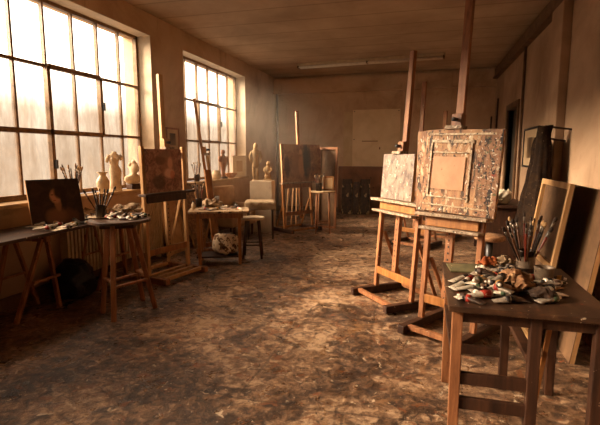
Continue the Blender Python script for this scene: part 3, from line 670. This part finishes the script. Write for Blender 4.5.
b.tube([(.08, 0, .44), (.12, .02, .36), (.09, -.04, .28)], [.028, .024, .018], 8); b.tube([(-.08, 0, .44), (-.11, -.03, .36), (-.04, -.07, .33)], [.028, .024, .018], 8)
b.build('figure', WOOD, t, smooth=True)
c = sill2(231); pot('low_bowl', 'low bowl right of the statuette on the far sill', 'bowl', c, [(0, .06), (.02, .085), (.08, .13), (.1, .135)], WOOD_O)
c = sill2(239.5); framed('framed_picture', 'small pale frame standing in the far window corner', TR(SX - .02, c.y + .05, SZ + .001, R(50)), .34, .46, PAPER, PAPERW, WHITEP)
c = sill2(197); pot('brush_jar', 'dark jar with a few brushes at left end of far sill', 'jar', c, [(0, .05), (.12, .05), (.13, .046)], CAND)
brushes(6, 'brush in the dark jar on the far window sill', 'brushes on the far sill', c, .05, .01, (.3, .36), .3, 9, .006)

# ------------------------------------------------------------------ radiator
t = thing('radiator', 'cream ribbed radiator under the left foreground window', 'radiator', (XL + .12, 5.0, 0))
b = MB()
for i in range(34):
    y = -1.0 + i * .055
    b.box((0, y, .49), (.1, .03, .7)); b.cyl((0, y, .84), (0, y + .001, .84), .001, n=4)
b.cyl((0, -1.03, .8), (0, .85, .8), .03, n=10); b.cyl((0, -1.03, .2), (0, .85, .2), .03, n=10)
b.build('ribs', CREAM, t, bevel=.012)
for y in (-.95, .78): MB().box((0, y, .07), (.07, .04, .14)).build('foot', CREAM, t)
MB().tube([(0, .85, .2), (0, .9, .2), (0, .91, .15), (0, .91, 0)], .014).build('pipe', CREAM, t, smooth=True)

# ------------------------------------------------------------------ round modelling stand
cx, cy, ZR = -2.77, 3.62, .9
t = thing('modelling_stand', 'round topped wooden stand with splayed legs in the left foreground', 'stand', (cx, cy, 0))
MB().lathe([(ZR - .03, .265), (ZR - .026, .28), (ZR - .006, .28), (ZR, .272)], 36).build('round_top', WOOD_T, t, smooth=False)
feet = [fl(114, 322), fl(103, 313), fl(155.5, 308)]; feet.append(feet[1] + feet[2] - feet[0])
fm = sum(feet, Vector()) / 4
tops = []
for f in feet:
    dv = (f - fm); q = Vector((f.x - cx, f.y - cy, 0)); tp = Vector((dv.x * .45, dv.y * .45, ZR - .03)); tops.append((q, tp))
    MB().bar(q, tp, .04, .04, (1, .4, 0)).build('leg', WOOD, t, bevel=.003)
MB().box((0, 0, ZR - .05), (.3, .3, .045), (0, 0, R(25))).build('top_block', WOOD_D, t, bevel=.004)
def on(i, z):
    q, tp = tops[i]; return q + (tp - q) * (z / tp.z)
for i, j, z in ((0, 1, .34), (0, 2, .3), (2, 3, .34), (1, 3, .3)): MB().bar(on(i, z), on(j, z), .022, .035, (0, 0, 1)).build('stretcher', WOOD, t, bevel=.003)
p = fl(101, 218, ZR)
pot('saucer', 'pale saucer under the brush can on the round stand', 'saucer', (p.x, p.y, ZR), [(0, .06), (.006, .085), (.018, .1)], CERAM)
pot('brush_can', 'dark can of brushes on the round wooden stand', 'can', (p.x, p.y, ZR + .007), [(0, .042), (.004, .045), (.115, .045), (.12, .047)], CAND)
brushes(9, 'paint brush standing in the dark can on the round stand', 'brushes on the round stand', (p.x, p.y, ZR + .007), .042, .012, (.24, .31), .5, 2, .006, .8, .035, HANDLES[:2])
p = fl(128, 213.5, ZR); rag('paint_rag', 'dark paint rag heaped on the right of the round stand', 'rag', (p.x, p.y, ZR), (.3, .17, .08), RAG, 12, .25)
rd = random.Random(9)
for i, (x, y, a) in enumerate([(113, 218, .2), (121, 219, 2.7), (130, 219, .6), (138, 218, 2.9), (118, 215, 1.2), (140, 215.5, .3), (112, 215, 2.2), (124, 216.5, 1.8), (133, 216.5, 2.5), (142, 217.5, .9), (126, 220, .1), (135, 219.5, 1.4), (109, 219, 2.9)]):
    p = fl(x, y, ZR); tube('small dark paint tube lying on the round stand', 'tubes on the round stand', (p.x, p.y, ZR + .002), a, rd.uniform(.12, .17), rd.uniform(.014, .02), (2, 0, 1, 2, 0)[i % 5], i % 6)

# ------------------------------------------------------------------ work table in the middle
ZM = .75
p0, p1 = fl(187, 212, ZM), fl(249, 211, ZM); w = (p1 - p0).length; rz = math.atan2(p1.y - p0.y, p1.x - p0.x)
MT = TR(p0.x, p0.y, 0, rz)
t = thing('work_table', 'small paint strewn work table left of centre with bag beneath', 'table', MT)
dpt = .46
MB().span((0, 0, ZM - .03), (w, dpt, ZM)).build('table_top', WOOD_L, t, bevel=.004)
for q in (.05, dpt - .07): MB().span((.08, q, ZM - .1), (w - .08, q + .02, ZM - .03)).build('apron', WOOD, t)
for x in (.13, w - .13):
    for y in (.07, dpt - .07): MB().bar((x + (.02 if x < .3 else -.0), y, 0), (x, y, ZM - .03), .045, .045).build('leg', WOOD_O, t, bevel=.003)
    MB().bar((x, .07, .14), (x, dpt - .07, .14), .03, .04, (0, 0, 1)).build('stretcher', WOOD, t, bevel=.003)
MB().span((.1, .06, .1), (w - .1, dpt - .06, .125)).build('lower_shelf', WOOD_D, t, bevel=.003)
b = MB(); b.loft([(0, 0, 0, .16, .12), (.04, 0, 0, .18, .14), (.14, 0, 0, .175, .135), (.22, .01, 0, .15, .11), (.25, .01, 0, .1, .06)], 24).rumple(.05, 8, 4)
z0 = min(v.co.z for v in b.b.verts)
for v in b.b.verts: v.co.z -= z0
o = b.build('paper_bag', BAGW, smooth=True); o.matrix_world = MT @ Matrix.Translation((w - .32, .22, .127)); tag(o, 'crumpled white printed bag under the middle work table', 'bag')
def onm(px, py): return fl(px, py, ZM)
p = onm(193.5, 209.5); t = thing('spirit_bottle', 'small white bottle at left end of the middle work table', 'bottle', (p.x, p.y, ZM))
MB().lathe([(0, .022), (.004, .026), (.07, .026), (.085, .014), (.1, .012)], 16).build('body', CERAM, t, smooth=True); MB().lathe([(.1, .014), (.118, .013)], 12).build('cap', CAP, t, smooth=True)
p = onm(199, 206.5); pot('brush_jar', 'dark jar of brushes on the middle work table', 'jar', (p.x, p.y, ZM), [(0, .045), (.11, .048), (.12, .048)], CAND)
brushes(9, 'paint brush in the dark jar on the middle work table', 'brushes on the middle work table', (p.x, p.y, ZM), .045, .012, (.28, .36), .32, 21, .006, .7)
p = onm(212, 207); rag('paint_rag', 'dark stained rag in the middle of the small work table', 'rag', (p.x, p.y, ZM), (.28, .2, .11), RAG, 31)
p = onm(209, 204.5); pot('small_cup', 'dark cup behind the rag on the middle work table', 'cup', (p.x, p.y, ZM), [(0, .04), (.09, .05), (.1, .05)], CAND)
p = onm(230, 209); palette('paint_palette', 'smeared wooden palette on the right of the middle work table', (p.x, p.y, ZM + .001), .15, .11, .5, PALB)
rd = random.Random(17)
for i, (x, y, a) in enumerate([(203, 210, .4), (208, 210.5, 2.4), (215, 210, .9), (221, 209.5, 2.8), (225, 208, .3), (235, 208.5, 1.0), (240, 209.5, 2.5), (205, 207.5, 1.7), (219, 206.5, .2), (236, 206.8, 2.0)]):
    p = onm(x, y); tube('used paint tube among the clutter of the middle work table', 'tubes on the middle work table', (p.x, p.y, ZM + (.009 if 222 < x < 238 else .001)), a, rd.uniform(.13, .18), rd.uniform(.015, .021), (0, 2, 0, 1)[i % 4], i % 6)

# ------------------------------------------------------------------ stools, armchair, plinth
def round_stool(label, x, y, zs, r, top_m, leg_m, splay=.07, rz=.3, name='round_stool'):
    t = thing(name, label, 'stool', TR(x, y, 0, rz))
    MB().lathe([(zs - .035, r * .94), (zs - .03, r), (zs - .008, r), (zs, r * .95)], 28).build('seat', top_m, t)
    q = r * .7
    for i in range(4):
        u = PI / 4 + i * PI / 2; cs, sn = math.cos(u), math.sin(u)
        MB().cyl(((q + splay) * cs, (q + splay) * sn, 0), (q * cs, q * sn, zs - .03), .016, .018, 10).build('leg', leg_m, t, smooth=True)
    for i in range(4):
        u, v = PI / 4 + i * PI / 2, PI / 4 + (i + 1) * PI / 2; k = q + splay * (1 - .25 / zs); z = .2 + .03 * (i % 2)
        MB().cyl((k * math.cos(u), k * math.sin(u), z), (k * math.cos(v), k * math.sin(v), z), .01, n=8).build('rung', leg_m, t, smooth=True)
    return t
p = fl(243.5, 217.5, .6)
round_stool('round stool with pale worn seat right of the middle work table', p.x + .1, p.y + .1, .6, .175, CLOTHL, WOOD_D)
# bent leg table under a pale cloth
p = fl(256, 236)
t = thing('draped_side_table', 'low bent leg side table draped with a pale cloth before the plinth', 'table', TR(-2.86, 7.66, 0, .35))
zt = .66
MB().span((-.24, -.22, zt - .03), (.24, .22, zt)).build('table_top', WOOD, t, bevel=.01)
for sx in (-1, 1):
    for sy in (-1, 1): MB().tube([(sx * .17, sy * .16, zt - .03), (sx * .215, sy * .195, zt - .1), (sx * .22, sy * .2, .3), (sx * .22, sy * .2, 0)], .016).build('leg', WOOD_D, t, smooth=True)
b = MB(); bmesh.ops.create_grid(b.b, x_segments=26, y_segments=24, size=.5)
for v in b.b.verts:
    x, y = v.co.x * .78, v.co.y * .72; e = max(abs(x) - .25, abs(y) - .23, 0)
    z = zt + .012 - e * 1.05; x = max(-.27, min(.27, x)) + .01 * math.sin(y * 40) * (e > 0); y = max(-.25, min(.25, y)) + .01 * math.sin(x * 44) * (e > 0); v.co = Vector((x, y, z))
b.rumple(.008, 16, 2)
ex = bmesh.ops.extrude_face_region(b.b, geom=b.b.faces[:])
for v in [e for e in ex['geom'] if isinstance(e, bmesh.types.BMVert)]: v.co.z += .006
o = b.build('cloth', CLOTHL, smooth=True); o.matrix_world = TR(-2.86, 7.66, 0, .35); tag(o, 'pale cloth draped over the low side table before the plinth', 'cloth')
# armchair
t = thing('armchair', 'worn upholstered armchair below the far left window', 'armchair', TR(-3.45, 7.75, 0, R(75)))
MB().span((-.3, -.3, .2), (.3, .22, .42)).build('seat', LEATHER, t, bevel=.05)
b = MB(); b.span((-.36, .2, .2), (.36, .34, .92)); b.build('backrest', LEATHER, t, bevel=.06)
for s in (-1, 1):
    MB().span((s * .3 - .055, -.3, .2), (s * .3 + .055, .24, .6)).build('armrest', LEATHER, t, bevel=.05)
    for y in (-.25, .27): MB().cyl((s * .27, y, 0), (s * .27, y, .22), .018, .024, 10).build('leg', WOOD_D, t)
# plinth with casts
t = tag(MB().span((-.215, -.2, 0), (.215, .2, 1.0)).build('plinth', WHITEP, bevel=.006), 'white box plinth in the far left corner carrying plaster casts', 'plinth')
t.matrix_world = TR(-3.08, 8.4, 0, .15)
p = Vector((-3.22, 8.42, 1.0))
SCL = Matrix.Scale(.86, 4)
t = thing('standing_cast', 'taller plaster cast figure with hooded head on the corner plinth', 'statue', TR(p.x - .02, p.y, p.z, .3) @ SCL)
MB().lathe([(0, .075), (.03, .075), (.034, .066)], 18).build('base', PLASTERD, t)
b = MB()
b.tube([(-.03, 0, .03), (-.04, 0, .16), (-.035, 0, .32)], [.026, .032, .045], 10); b.tube([(.03, .01, .03), (.045, -.02, .18), (.03, 0, .32)], [.026, .03, .045], 10)
b.loft([(.28, 0, 0, .075, .055), (.36, .01, 0, .08, .06), (.46, .012, 0, .065, .05), (.58, .01, 0, .085, .06), (.66, .01, 0, .1, .06), (.7, .01, 0, .055, .045), (.74, .012, -.01, .05, .055), (.8, .012, -.01, .055, .06), (.86, .012, 0, .02, .03)], 18)
b.tube([(-.08, 0, .66), (-.12, -.02, .54), (-.09, -.06, .42)], [.032, .028, .02], 8); b.tube([(.1, 0, .66), (.13, -.01, .55), (.12, -.04, .42)], [.032, .028, .02], 8)
b.build('figure', PLASTERD, t, smooth=True)
t = thing('seated_cast', 'smaller plaster figurine on the right of the corner plinth', 'statue', TR(-2.97, 8.4, 1.0, .2))
MB().box((0, 0, .02), (.16, .14, .04)).build('base', PLASTERD, t, bevel=.004)
b = MB(); b.loft([(.04, 0, 0, .07, .06), (.1, 0, 0, .065, .06), (.16, -.01, 0, .045, .04), (.23, -.005, 0, .06, .045), (.27, 0, 0, .05, .035), (.29, .005, 0, .022, .022), (.315, .01, -.01, .034, .038), (.35, .01, -.01, .038, .042), (.38, .01, 0, .018, .02)], 16)
b.tube([(.055, 0, .26), (.08, -.03, .2), (.03, -.07, .16)], [.022, .02, .014], 8); b.tube([(-.055, 0, .26), (-.07, -.03, .2), (-.02, -.06, .13)], [.022, .02, .014], 8)
b.build('figure', PLASTERD, t, smooth=True)
# stretcher strips leaning right of the plinth
for i, (x, dx, h, lab) in enumerate(((-2.78, -.1, .85, 'leaning wooden stretcher strip nearest the white plinth'), (-2.66, -.12, .8, 'middle one of three wooden strips right of the plinth'), (-2.55, -.16, .76, 'rightmost of three wooden strips leaning by the plinth'))):
    b = MB().bar((0, 0, .0), (dx, .62, h * 1.25), .04, .02, (0, 1, 0)); z0 = min(v.co.z for v in b.b.verts)
    for v in b.b.verts: v.co.z -= z0
    o = b.build('stretcher_strip', WOOD_P, bevel=.002); o.location = (x, 8.95, 0.0); tag(o, lab, 'strip')
# back taboret with jar
p = fl(326, 190.5, .88)
bx, by = -1.88, 8.5
zk = zat(bx, by, 190.5)
round_stool('tall round topped taboret beside the back easel', bx, by, zk, .24, WOOD_L, WOOD, .02, .2, 'taboret')
c = (bx - .07, by - .06, zk); pot('brush_jar', 'dark jar of brushes on the taboret by the back easel', 'jar', c, [(0, .06), (.14, .062), (.15, .062)], CAND)
brushes(6, 'brush in the jar on the far taboret', 'brushes on the far taboret', c, .05, .012, (.28, .34), .35, 33, .007, .8)
framed('framed_picture', 'small frame standing on the taboret by the back easel', TR(bx + .1, by + .06, zk + .001, .1) @ Matrix.Rotation(R(-6), 4, 'X'), .2, .27, CANVASB, PAPER, WOOD_O)

# ------------------------------------------------------------------ right side: desk, swivel stool, hanging cloth, planks
t = thing('dark_desk', 'dark wooden desk against the right wall behind the easels', 'desk', (1.12, 7.35, 0)); zd = .8
MB().span((-.3, -.55, zd - .04), (.3, .55, zd)).build('desk_top', WOOD_D, t, bevel=.004)
MB().span((-.27, -.5, .08), (.28, -.06, zd - .04)).build('cupboard', WOOD_D, t, bevel=.004)
for k in range(3):
    o = MB().span((-.285, -.48, .12 + k * .21), (-.27, -.08, .3 + k * .21)).build('drawer', WOOD_D, t, bevel=.003); MB().ball((-.295, -.28, .21 + k * .21), .014).build('knob', STEEL, o, smooth=True)
for y in (.1, .5): MB().bar((-.26, y, 0), (-.26, y, zd - .04), .05, .05).build('leg', WOOD_D, t)
MB().bar((.26, .5, 0), (.26, .5, zd - .04), .05, .05).build('leg', WOOD_D, t)
MB().span((-.25, -.48, 0), (.26, -.08, .08)).build('kick_base', WOOD_D, t)
p = Vector((1.0, 7.05, zd)); rag('crumpled_paper', 'crumpled pale paper heap on the dark desk', 'paper', p, (.34, .4, .2), PAPERW, 5, .3)
rag('paint_rag', 'dirty pale rag at the front of the dark desk', 'rag', (.98, 6.88, zd), (.2, .14, .07), RAG, 15)
MB_ = MB().cyl((-.17, 0, .03), (.17, 0, .03), .03, n=14); o = MB_.build('paper_roll', PAPERW, smooth=True); o.matrix_world = TR(1.1, 7.5, zd, 1.2); tag(o, 'rolled white paper lying farther back on the dark desk', 'paper')
p = fl(490, 236, .55)
t = thing('swivel_stool', 'small pedestal stool with brown cushion behind the foreground table', 'stool', (p.x, p.y, 0))
MB().lathe([(.5, .15), (.51, .17), (.55, .17), (.565, .15)], 24).build('seat', RAGB, t, smooth=True)
MB().cyl((0, 0, .04), (0, 0, .5), .045, .04, 14).build('column', BLACKM, t, smooth=True)
MB().lathe([(0, .19), (.02, .19), (.05, .06)], 24).build('base', BLACKM, t)
# black cloth on a wall peg
t = thing('black_coat', 'long black coats hanging in folds on the right wall', 'coat', (1.43, 5.75, 0))
def drape(y0, y1, yt, z0, z1, seed, xo):
    b = MB(); rows, n = 16, 30; rings = []
    rd = random.Random(seed); ph = [rd.uniform(0, 6) for _ in range(3)]
    for r_ in range(rows):
        f = r_ / (rows - 1); z = z1 + (z0 - z1) * f; sh = min(1, .1 + .95 * f ** .75)
        cy_ = yt + ((y0 + y1) / 2 - yt) * f; hw = (y1 - y0) / 2 * sh; ring = []
        for k in range(n):
            u = 2 * PI * k / n; fold = .04 * math.sin(8 * u + ph[0]) * f + .022 * math.sin(15 * u + ph[1] + 3 * f)
            ring.append(b.b.verts.new((xo + (.07 + .04 * f + fold) * math.cos(u), cy_ + (hw + fold) * math.sin(u), z)))
        rings.append(ring)
    b._skin(rings); b.rumple(.025, 5, seed); return b
drape(.25, 1.0, .1, .5, 1.72, 1, -.12).build('coat', CLOTHD, t, smooth=True)
drape(-.12, .42, -.1, .55, 1.84, 2, -.14).build('coat', CLOTHD, t, smooth=True)
MB().cyl((.122, .1, 1.66), (-.13, .1, 1.7), .012).build('peg', WOOD_D, t); MB().cyl((.122, -.1, 1.78), (-.15, -.1, 1.82), .012).build('peg', WOOD_D, t)
# dark planks in the back right corner
for i, (px, h, lab) in enumerate(((491.5, 2.35, 'dark plank leaning in the back right corner, left one'), (497, 2.75, 'taller dark plank leaning in the back right corner'))):
    q = dp(px, 200, 10.9 + .1 * i); b = MB().bar((0, 0, 0), (.05, .1, h), .07, .03, (0, 1, 0)); z0 = min(v.co.z for v in b.b.verts)
    for v in b.b.verts: v.co.z -= z0
    o = b.build('leaning_plank', WOOD_D, bevel=.003); o.location = (q.x - .13, q.y, 0); tag(o, lab, 'plank')

# ------------------------------------------------------------------ foreground table on the right
ZF = .78; FX0, FX1, FY0, FY1 = .135, .86, 2.2, 3.14
t = thing('paint_table', 'foreground worktable heaped with paint tubes in the right corner', 'table', ((FX0 + FX1) / 2, (FY0 + FY1) / 2, 0))
ox, oy = (FX0 + FX1) / 2, (FY0 + FY1) / 2
MB().span((FX0 - ox, FY0 - oy, ZF - .028), (FX1 - ox, FY1 - oy, ZF)).build('table_top', WOOD_T, t, bevel=.004)
lx0, lx1, ly0, ly1 = .18 - ox, .53 - ox, FY0 + .06 - oy, 3.0 - oy
for x in (lx0, lx1):
    for y in (ly0, ly1): MB().bar((x, y, 0), (x, y, ZF - .028), .05, .05).build('leg', WOOD_D if x == lx1 else WOOD, t, bevel=.004)
    MB().bar((x, ly0, .52), (x, ly1, .52), .03, .05, (0, 0, 1)).build('side_rail', WOOD_D, t, bevel=.003)
for y, z in ((ly0, .40), (ly0, .27), (ly1, .24)): MB().bar((lx0, y, z), (lx1, y, z), .06, .028, (0, 0, 1)).build('stretcher', WOOD_D, t, bevel=.003)
for q in (ly0, ly1): MB().span((lx0, q - .012, ZF - .09), (FX1 - ox - .08, q + .012, ZF - .028)).build('apron', WOOD_D, t, bevel=.003)
for y in (ly0, ly1): MB().bar((FX1 - ox - .06, y, 0), (FX1 - ox - .06, y, ZF - .028), .05, .05).build('leg', WOOD_D, t, bevel=.004)
b = MB().bar((0, 0, 0), (.1, .06, .72), .022, .02, (0, 1, 0)); z0 = min(v.co.z for v in b.b.verts)
for v in b.b.verts: v.co.z -= z0
o = b.build('stretcher_strip', WOOD_O); o.location = (.56, 2.42, 0); tag(o, 'thin orange strip standing under the right end of the foreground table', 'strip')

def onf(px, py, dz=0): return fl(px, py, ZF + dz)
def ftube(label, group, a, b, r, mat, band, cap=CAP, dz=0, pitch=0, flip=False):
    p, q = onf(*a, dz), onf(*b, dz)
    if flip: p, q = q, p
    L = (q - p).length; c = (p + q) / 2
    return tube(label, group, (c.x, c.y, ZF + dz + .001), math.atan2(q.y - p.y, q.x - p.x), L, r, mat, band, cap, pitch)
G1 = 'paint tubes heaped on the foreground table'
ftube('big white paint tube with red band at the front of the foreground table', G1, (456, 300), (497, 297), .021, 0, 0)
ftube('long white paint tube just behind the red banded one', G1, (453, 291), (495, 287.5), .017, 0, 1)
ftube('short speckled paint tube at the left edge of the foreground table', G1, (450.5, 283), (471, 278.5), .016, 0, 5)
ftube('white and rust paint tube slanting behind the long white tubes', G1, (463, 284), (485, 273.5), .015, 0, 0, flip=True)
ftube('slim pale tube lying over the back of the heap', G1, (488, 279), (513, 269), .013, 1, 5, dz=.022)
ftube('clean white tube by the pale tin at the right table edge', G1, (535, 282), (560, 289), .017, 0, 4, CAPW)
ftube('stubby tube with dark cap in front of the brown rag', G1, (493, 303), (513, 303.5), .018, 1, 5)
ftube('rolled up ochre tube left of the brown rag', G1, (496, 292), (512, 284), .016, 3, 2)
rd = random.Random(23)
heap = []
for i in range(60):
    x, y = (rd.uniform(460, 556), rd.uniform(277, 304)) if i < 36 else (rd.uniform(474, 515), rd.uniform(272, 298))
    p = onf(x, y); r = rd.uniform(.014, .02)
    lay = sum(1 for q in heap if (q - p).length < .045); heap.append(p)
    tube('small grimy paint tube buried in the heap on the foreground table', G1, (p.x, p.y, ZF + min(lay, 3) * .02 + .001), rd.uniform(0, 6.28), rd.uniform(.1, .16), r, rd.choice((0, 0, 1, 1, 2, 2, 3)), rd.randrange(6), rd.choice((CAP, CAP, CAPW)), rd.uniform(0, .1) if lay else 0)
p = onf(517, 290); rag('paint_rag', 'twisted brown rag on top of the foreground tube heap', 'rag', (p.x, p.y, ZF), (.11, .17, .085), RAGB, 41, .5)
p = onf(543, 300); rag('paint_rag', 'dark stiff rag at the right front of the foreground table', 'rag', (p.x, p.y, ZF), (.13, .1, .05), RAGDK, 47, .2)
p = onf(487, 266.5); rag('paint_rag', 'small orange rag at the back of the foreground table', 'rag', (p.x, p.y, ZF), (.11, .08, .05), RAGO, 44)
p = onf(504, 267); rag('paint_rag', 'small white rag beside the orange one on the foreground table', 'rag', (p.x, p.y, ZF), (.11, .09, .06), RAG, 52)
p = onf(460, 269.5)
o = MB().span((-.13, -.1, 0), (.13, .1, .008)).build('palette_board', GREENP, bevel=.001); o.matrix_world = TR(p.x + .06, p.y + .03, ZF + .001, .1); tag(o, 'green smeared palette board at the back left of the foreground table', 'palette')
p = onf(525, 271.5)
pot('brush_can', 'tall dark can full of brushes on the foreground table', 'can', (p.x, p.y, ZF), [(0, .05), (.004, .053), (.13, .053), (.134, .056), (.138, .053)], CAND, band=(.03, .1, .0545, CANW))
brushes(19, 'paint brush standing in the tall can on the foreground table', 'brushes on the foreground table', (p.x, p.y, ZF), .053, .012, (.28, .38), .55, 61, .0058, .75, .032, HANDLES[:2] + HANDLES[3:])
p = onf(543.5, 281)
pot('paint_tin', 'short pale paint tin right of the brush can', 'tin', (p.x, p.y, ZF), [(0, .05), (.004, .052), (.075, .052), (.08, .055), (.084, .052)], CANW)

# ------------------------------------------------------------------ light
hz = bpy.data.materials.new('dusty haze'); hz.use_nodes = True; nt = hz.node_tree; nt.nodes.remove(nt.nodes['Principled BSDF'])
vs_ = nt.nodes.new('ShaderNodeVolumeScatter'); vs_.inputs['Anisotropy'].default_value = .3; vs_.inputs['Color'].default_value = (1, .86, .68, 1)
tc = nt.nodes.new('ShaderNodeTexCoord'); mp = nt.nodes.new('ShaderNodeMapping'); gr = nt.nodes.new('ShaderNodeTexGradient'); gr.gradient_type = 'SPHERICAL'
mp.vector_type = 'TEXTURE'; mp.inputs['Location'].default_value = (-3.6, 8.2, 1.7); mp.inputs['Scale'].default_value = (2.3, 3.0, 2.8)
ml = nt.nodes.new('ShaderNodeMath'); ml.operation = 'MULTIPLY_ADD'; ml.inputs[1].default_value = .05; ml.inputs[2].default_value = .0008
nt.links.new(tc.outputs['Object'], mp.inputs[0]); nt.links.new(mp.outputs[0], gr.inputs[0]); nt.links.new(gr.outputs['Fac'], ml.inputs[0]); nt.links.new(ml.outputs[0], vs_.inputs['Density'])
nt.links.new(vs_.outputs[0], nt.nodes['Material Output'].inputs['Volume'])
o = MB().span((XL + .03, 3.3, .01), (XR - .12, YB - .15, ZC - .12)).build('haze', hz); o['kind'] = 'stuff'; tag(o, 'thin dusty haze glowing by the far left window', 'haze')

w = bpy.data.worlds.new('sky'); SC.world = w; w.use_nodes = True; nt = w.node_tree
bg = nt.nodes['Background']
tc = nt.nodes.new('ShaderNodeTexCoord'); sp = nt.nodes.new('ShaderNodeSeparateXYZ'); nt.links.new(tc.outputs['Generated'], sp.inputs[0])
rp = nt.nodes.new('ShaderNodeValToRGB'); nt.links.new(sp.outputs[2], rp.inputs[0])
cr = rp.color_ramp                                       # dull hazy hillside, bright hazy sky above it
for _ in range(2): cr.elements.new(.5)
for e, (p_, c_) in zip(cr.elements, ((.0, (.20, .18, .16)), (.075, (.40, .37, .34)), (.16, (1, .93, .83)), (.6, (1, .92, .82)))): e.position = p_; e.color = (*c_, 1)
nt.links.new(rp.outputs[0], bg.inputs[0]); bg.inputs[1].default_value = 5.2
for i, (a, b) in enumerate(WIN):
    ld = bpy.data.lights.new('sky_portal', 'AREA'); ld.shape = 'RECTANGLE'; ld.size = ZH - ZS0; ld.size_y = b - a; ld.cycles.is_portal = True
    o = bpy.data.objects.new('sky_portal', ld); COL.objects.link(o); o.location = (XO - .02, (a + b) / 2, (ZS0 + ZH) / 2); o.rotation_euler = (0, R(-90), 0)
sd = bpy.data.lights.new('hazy_sun', 'SUN'); sd.energy = 48; sd.angle = R(34); sd.color = (1, .86, .72)
so = bpy.data.objects.new('hazy_sun', sd); COL.objects.link(so)
dirv = Vector((1, .22, -.52)).normalized(); so.rotation_euler = dirv.to_track_quat('-Z', 'Y').to_euler(); so.location = (-12, 6, 6)
vs = SC.view_settings; vs.view_transform = 'Standard'; vs.look = 'None'; vs.gamma = 1; vs.exposure = 0.2; vs.use_curve_mapping = False
SC.cycles.use_denoising = True
SC.cycles.max_bounces = 8; SC.cycles.transparent_max_bounces = 12
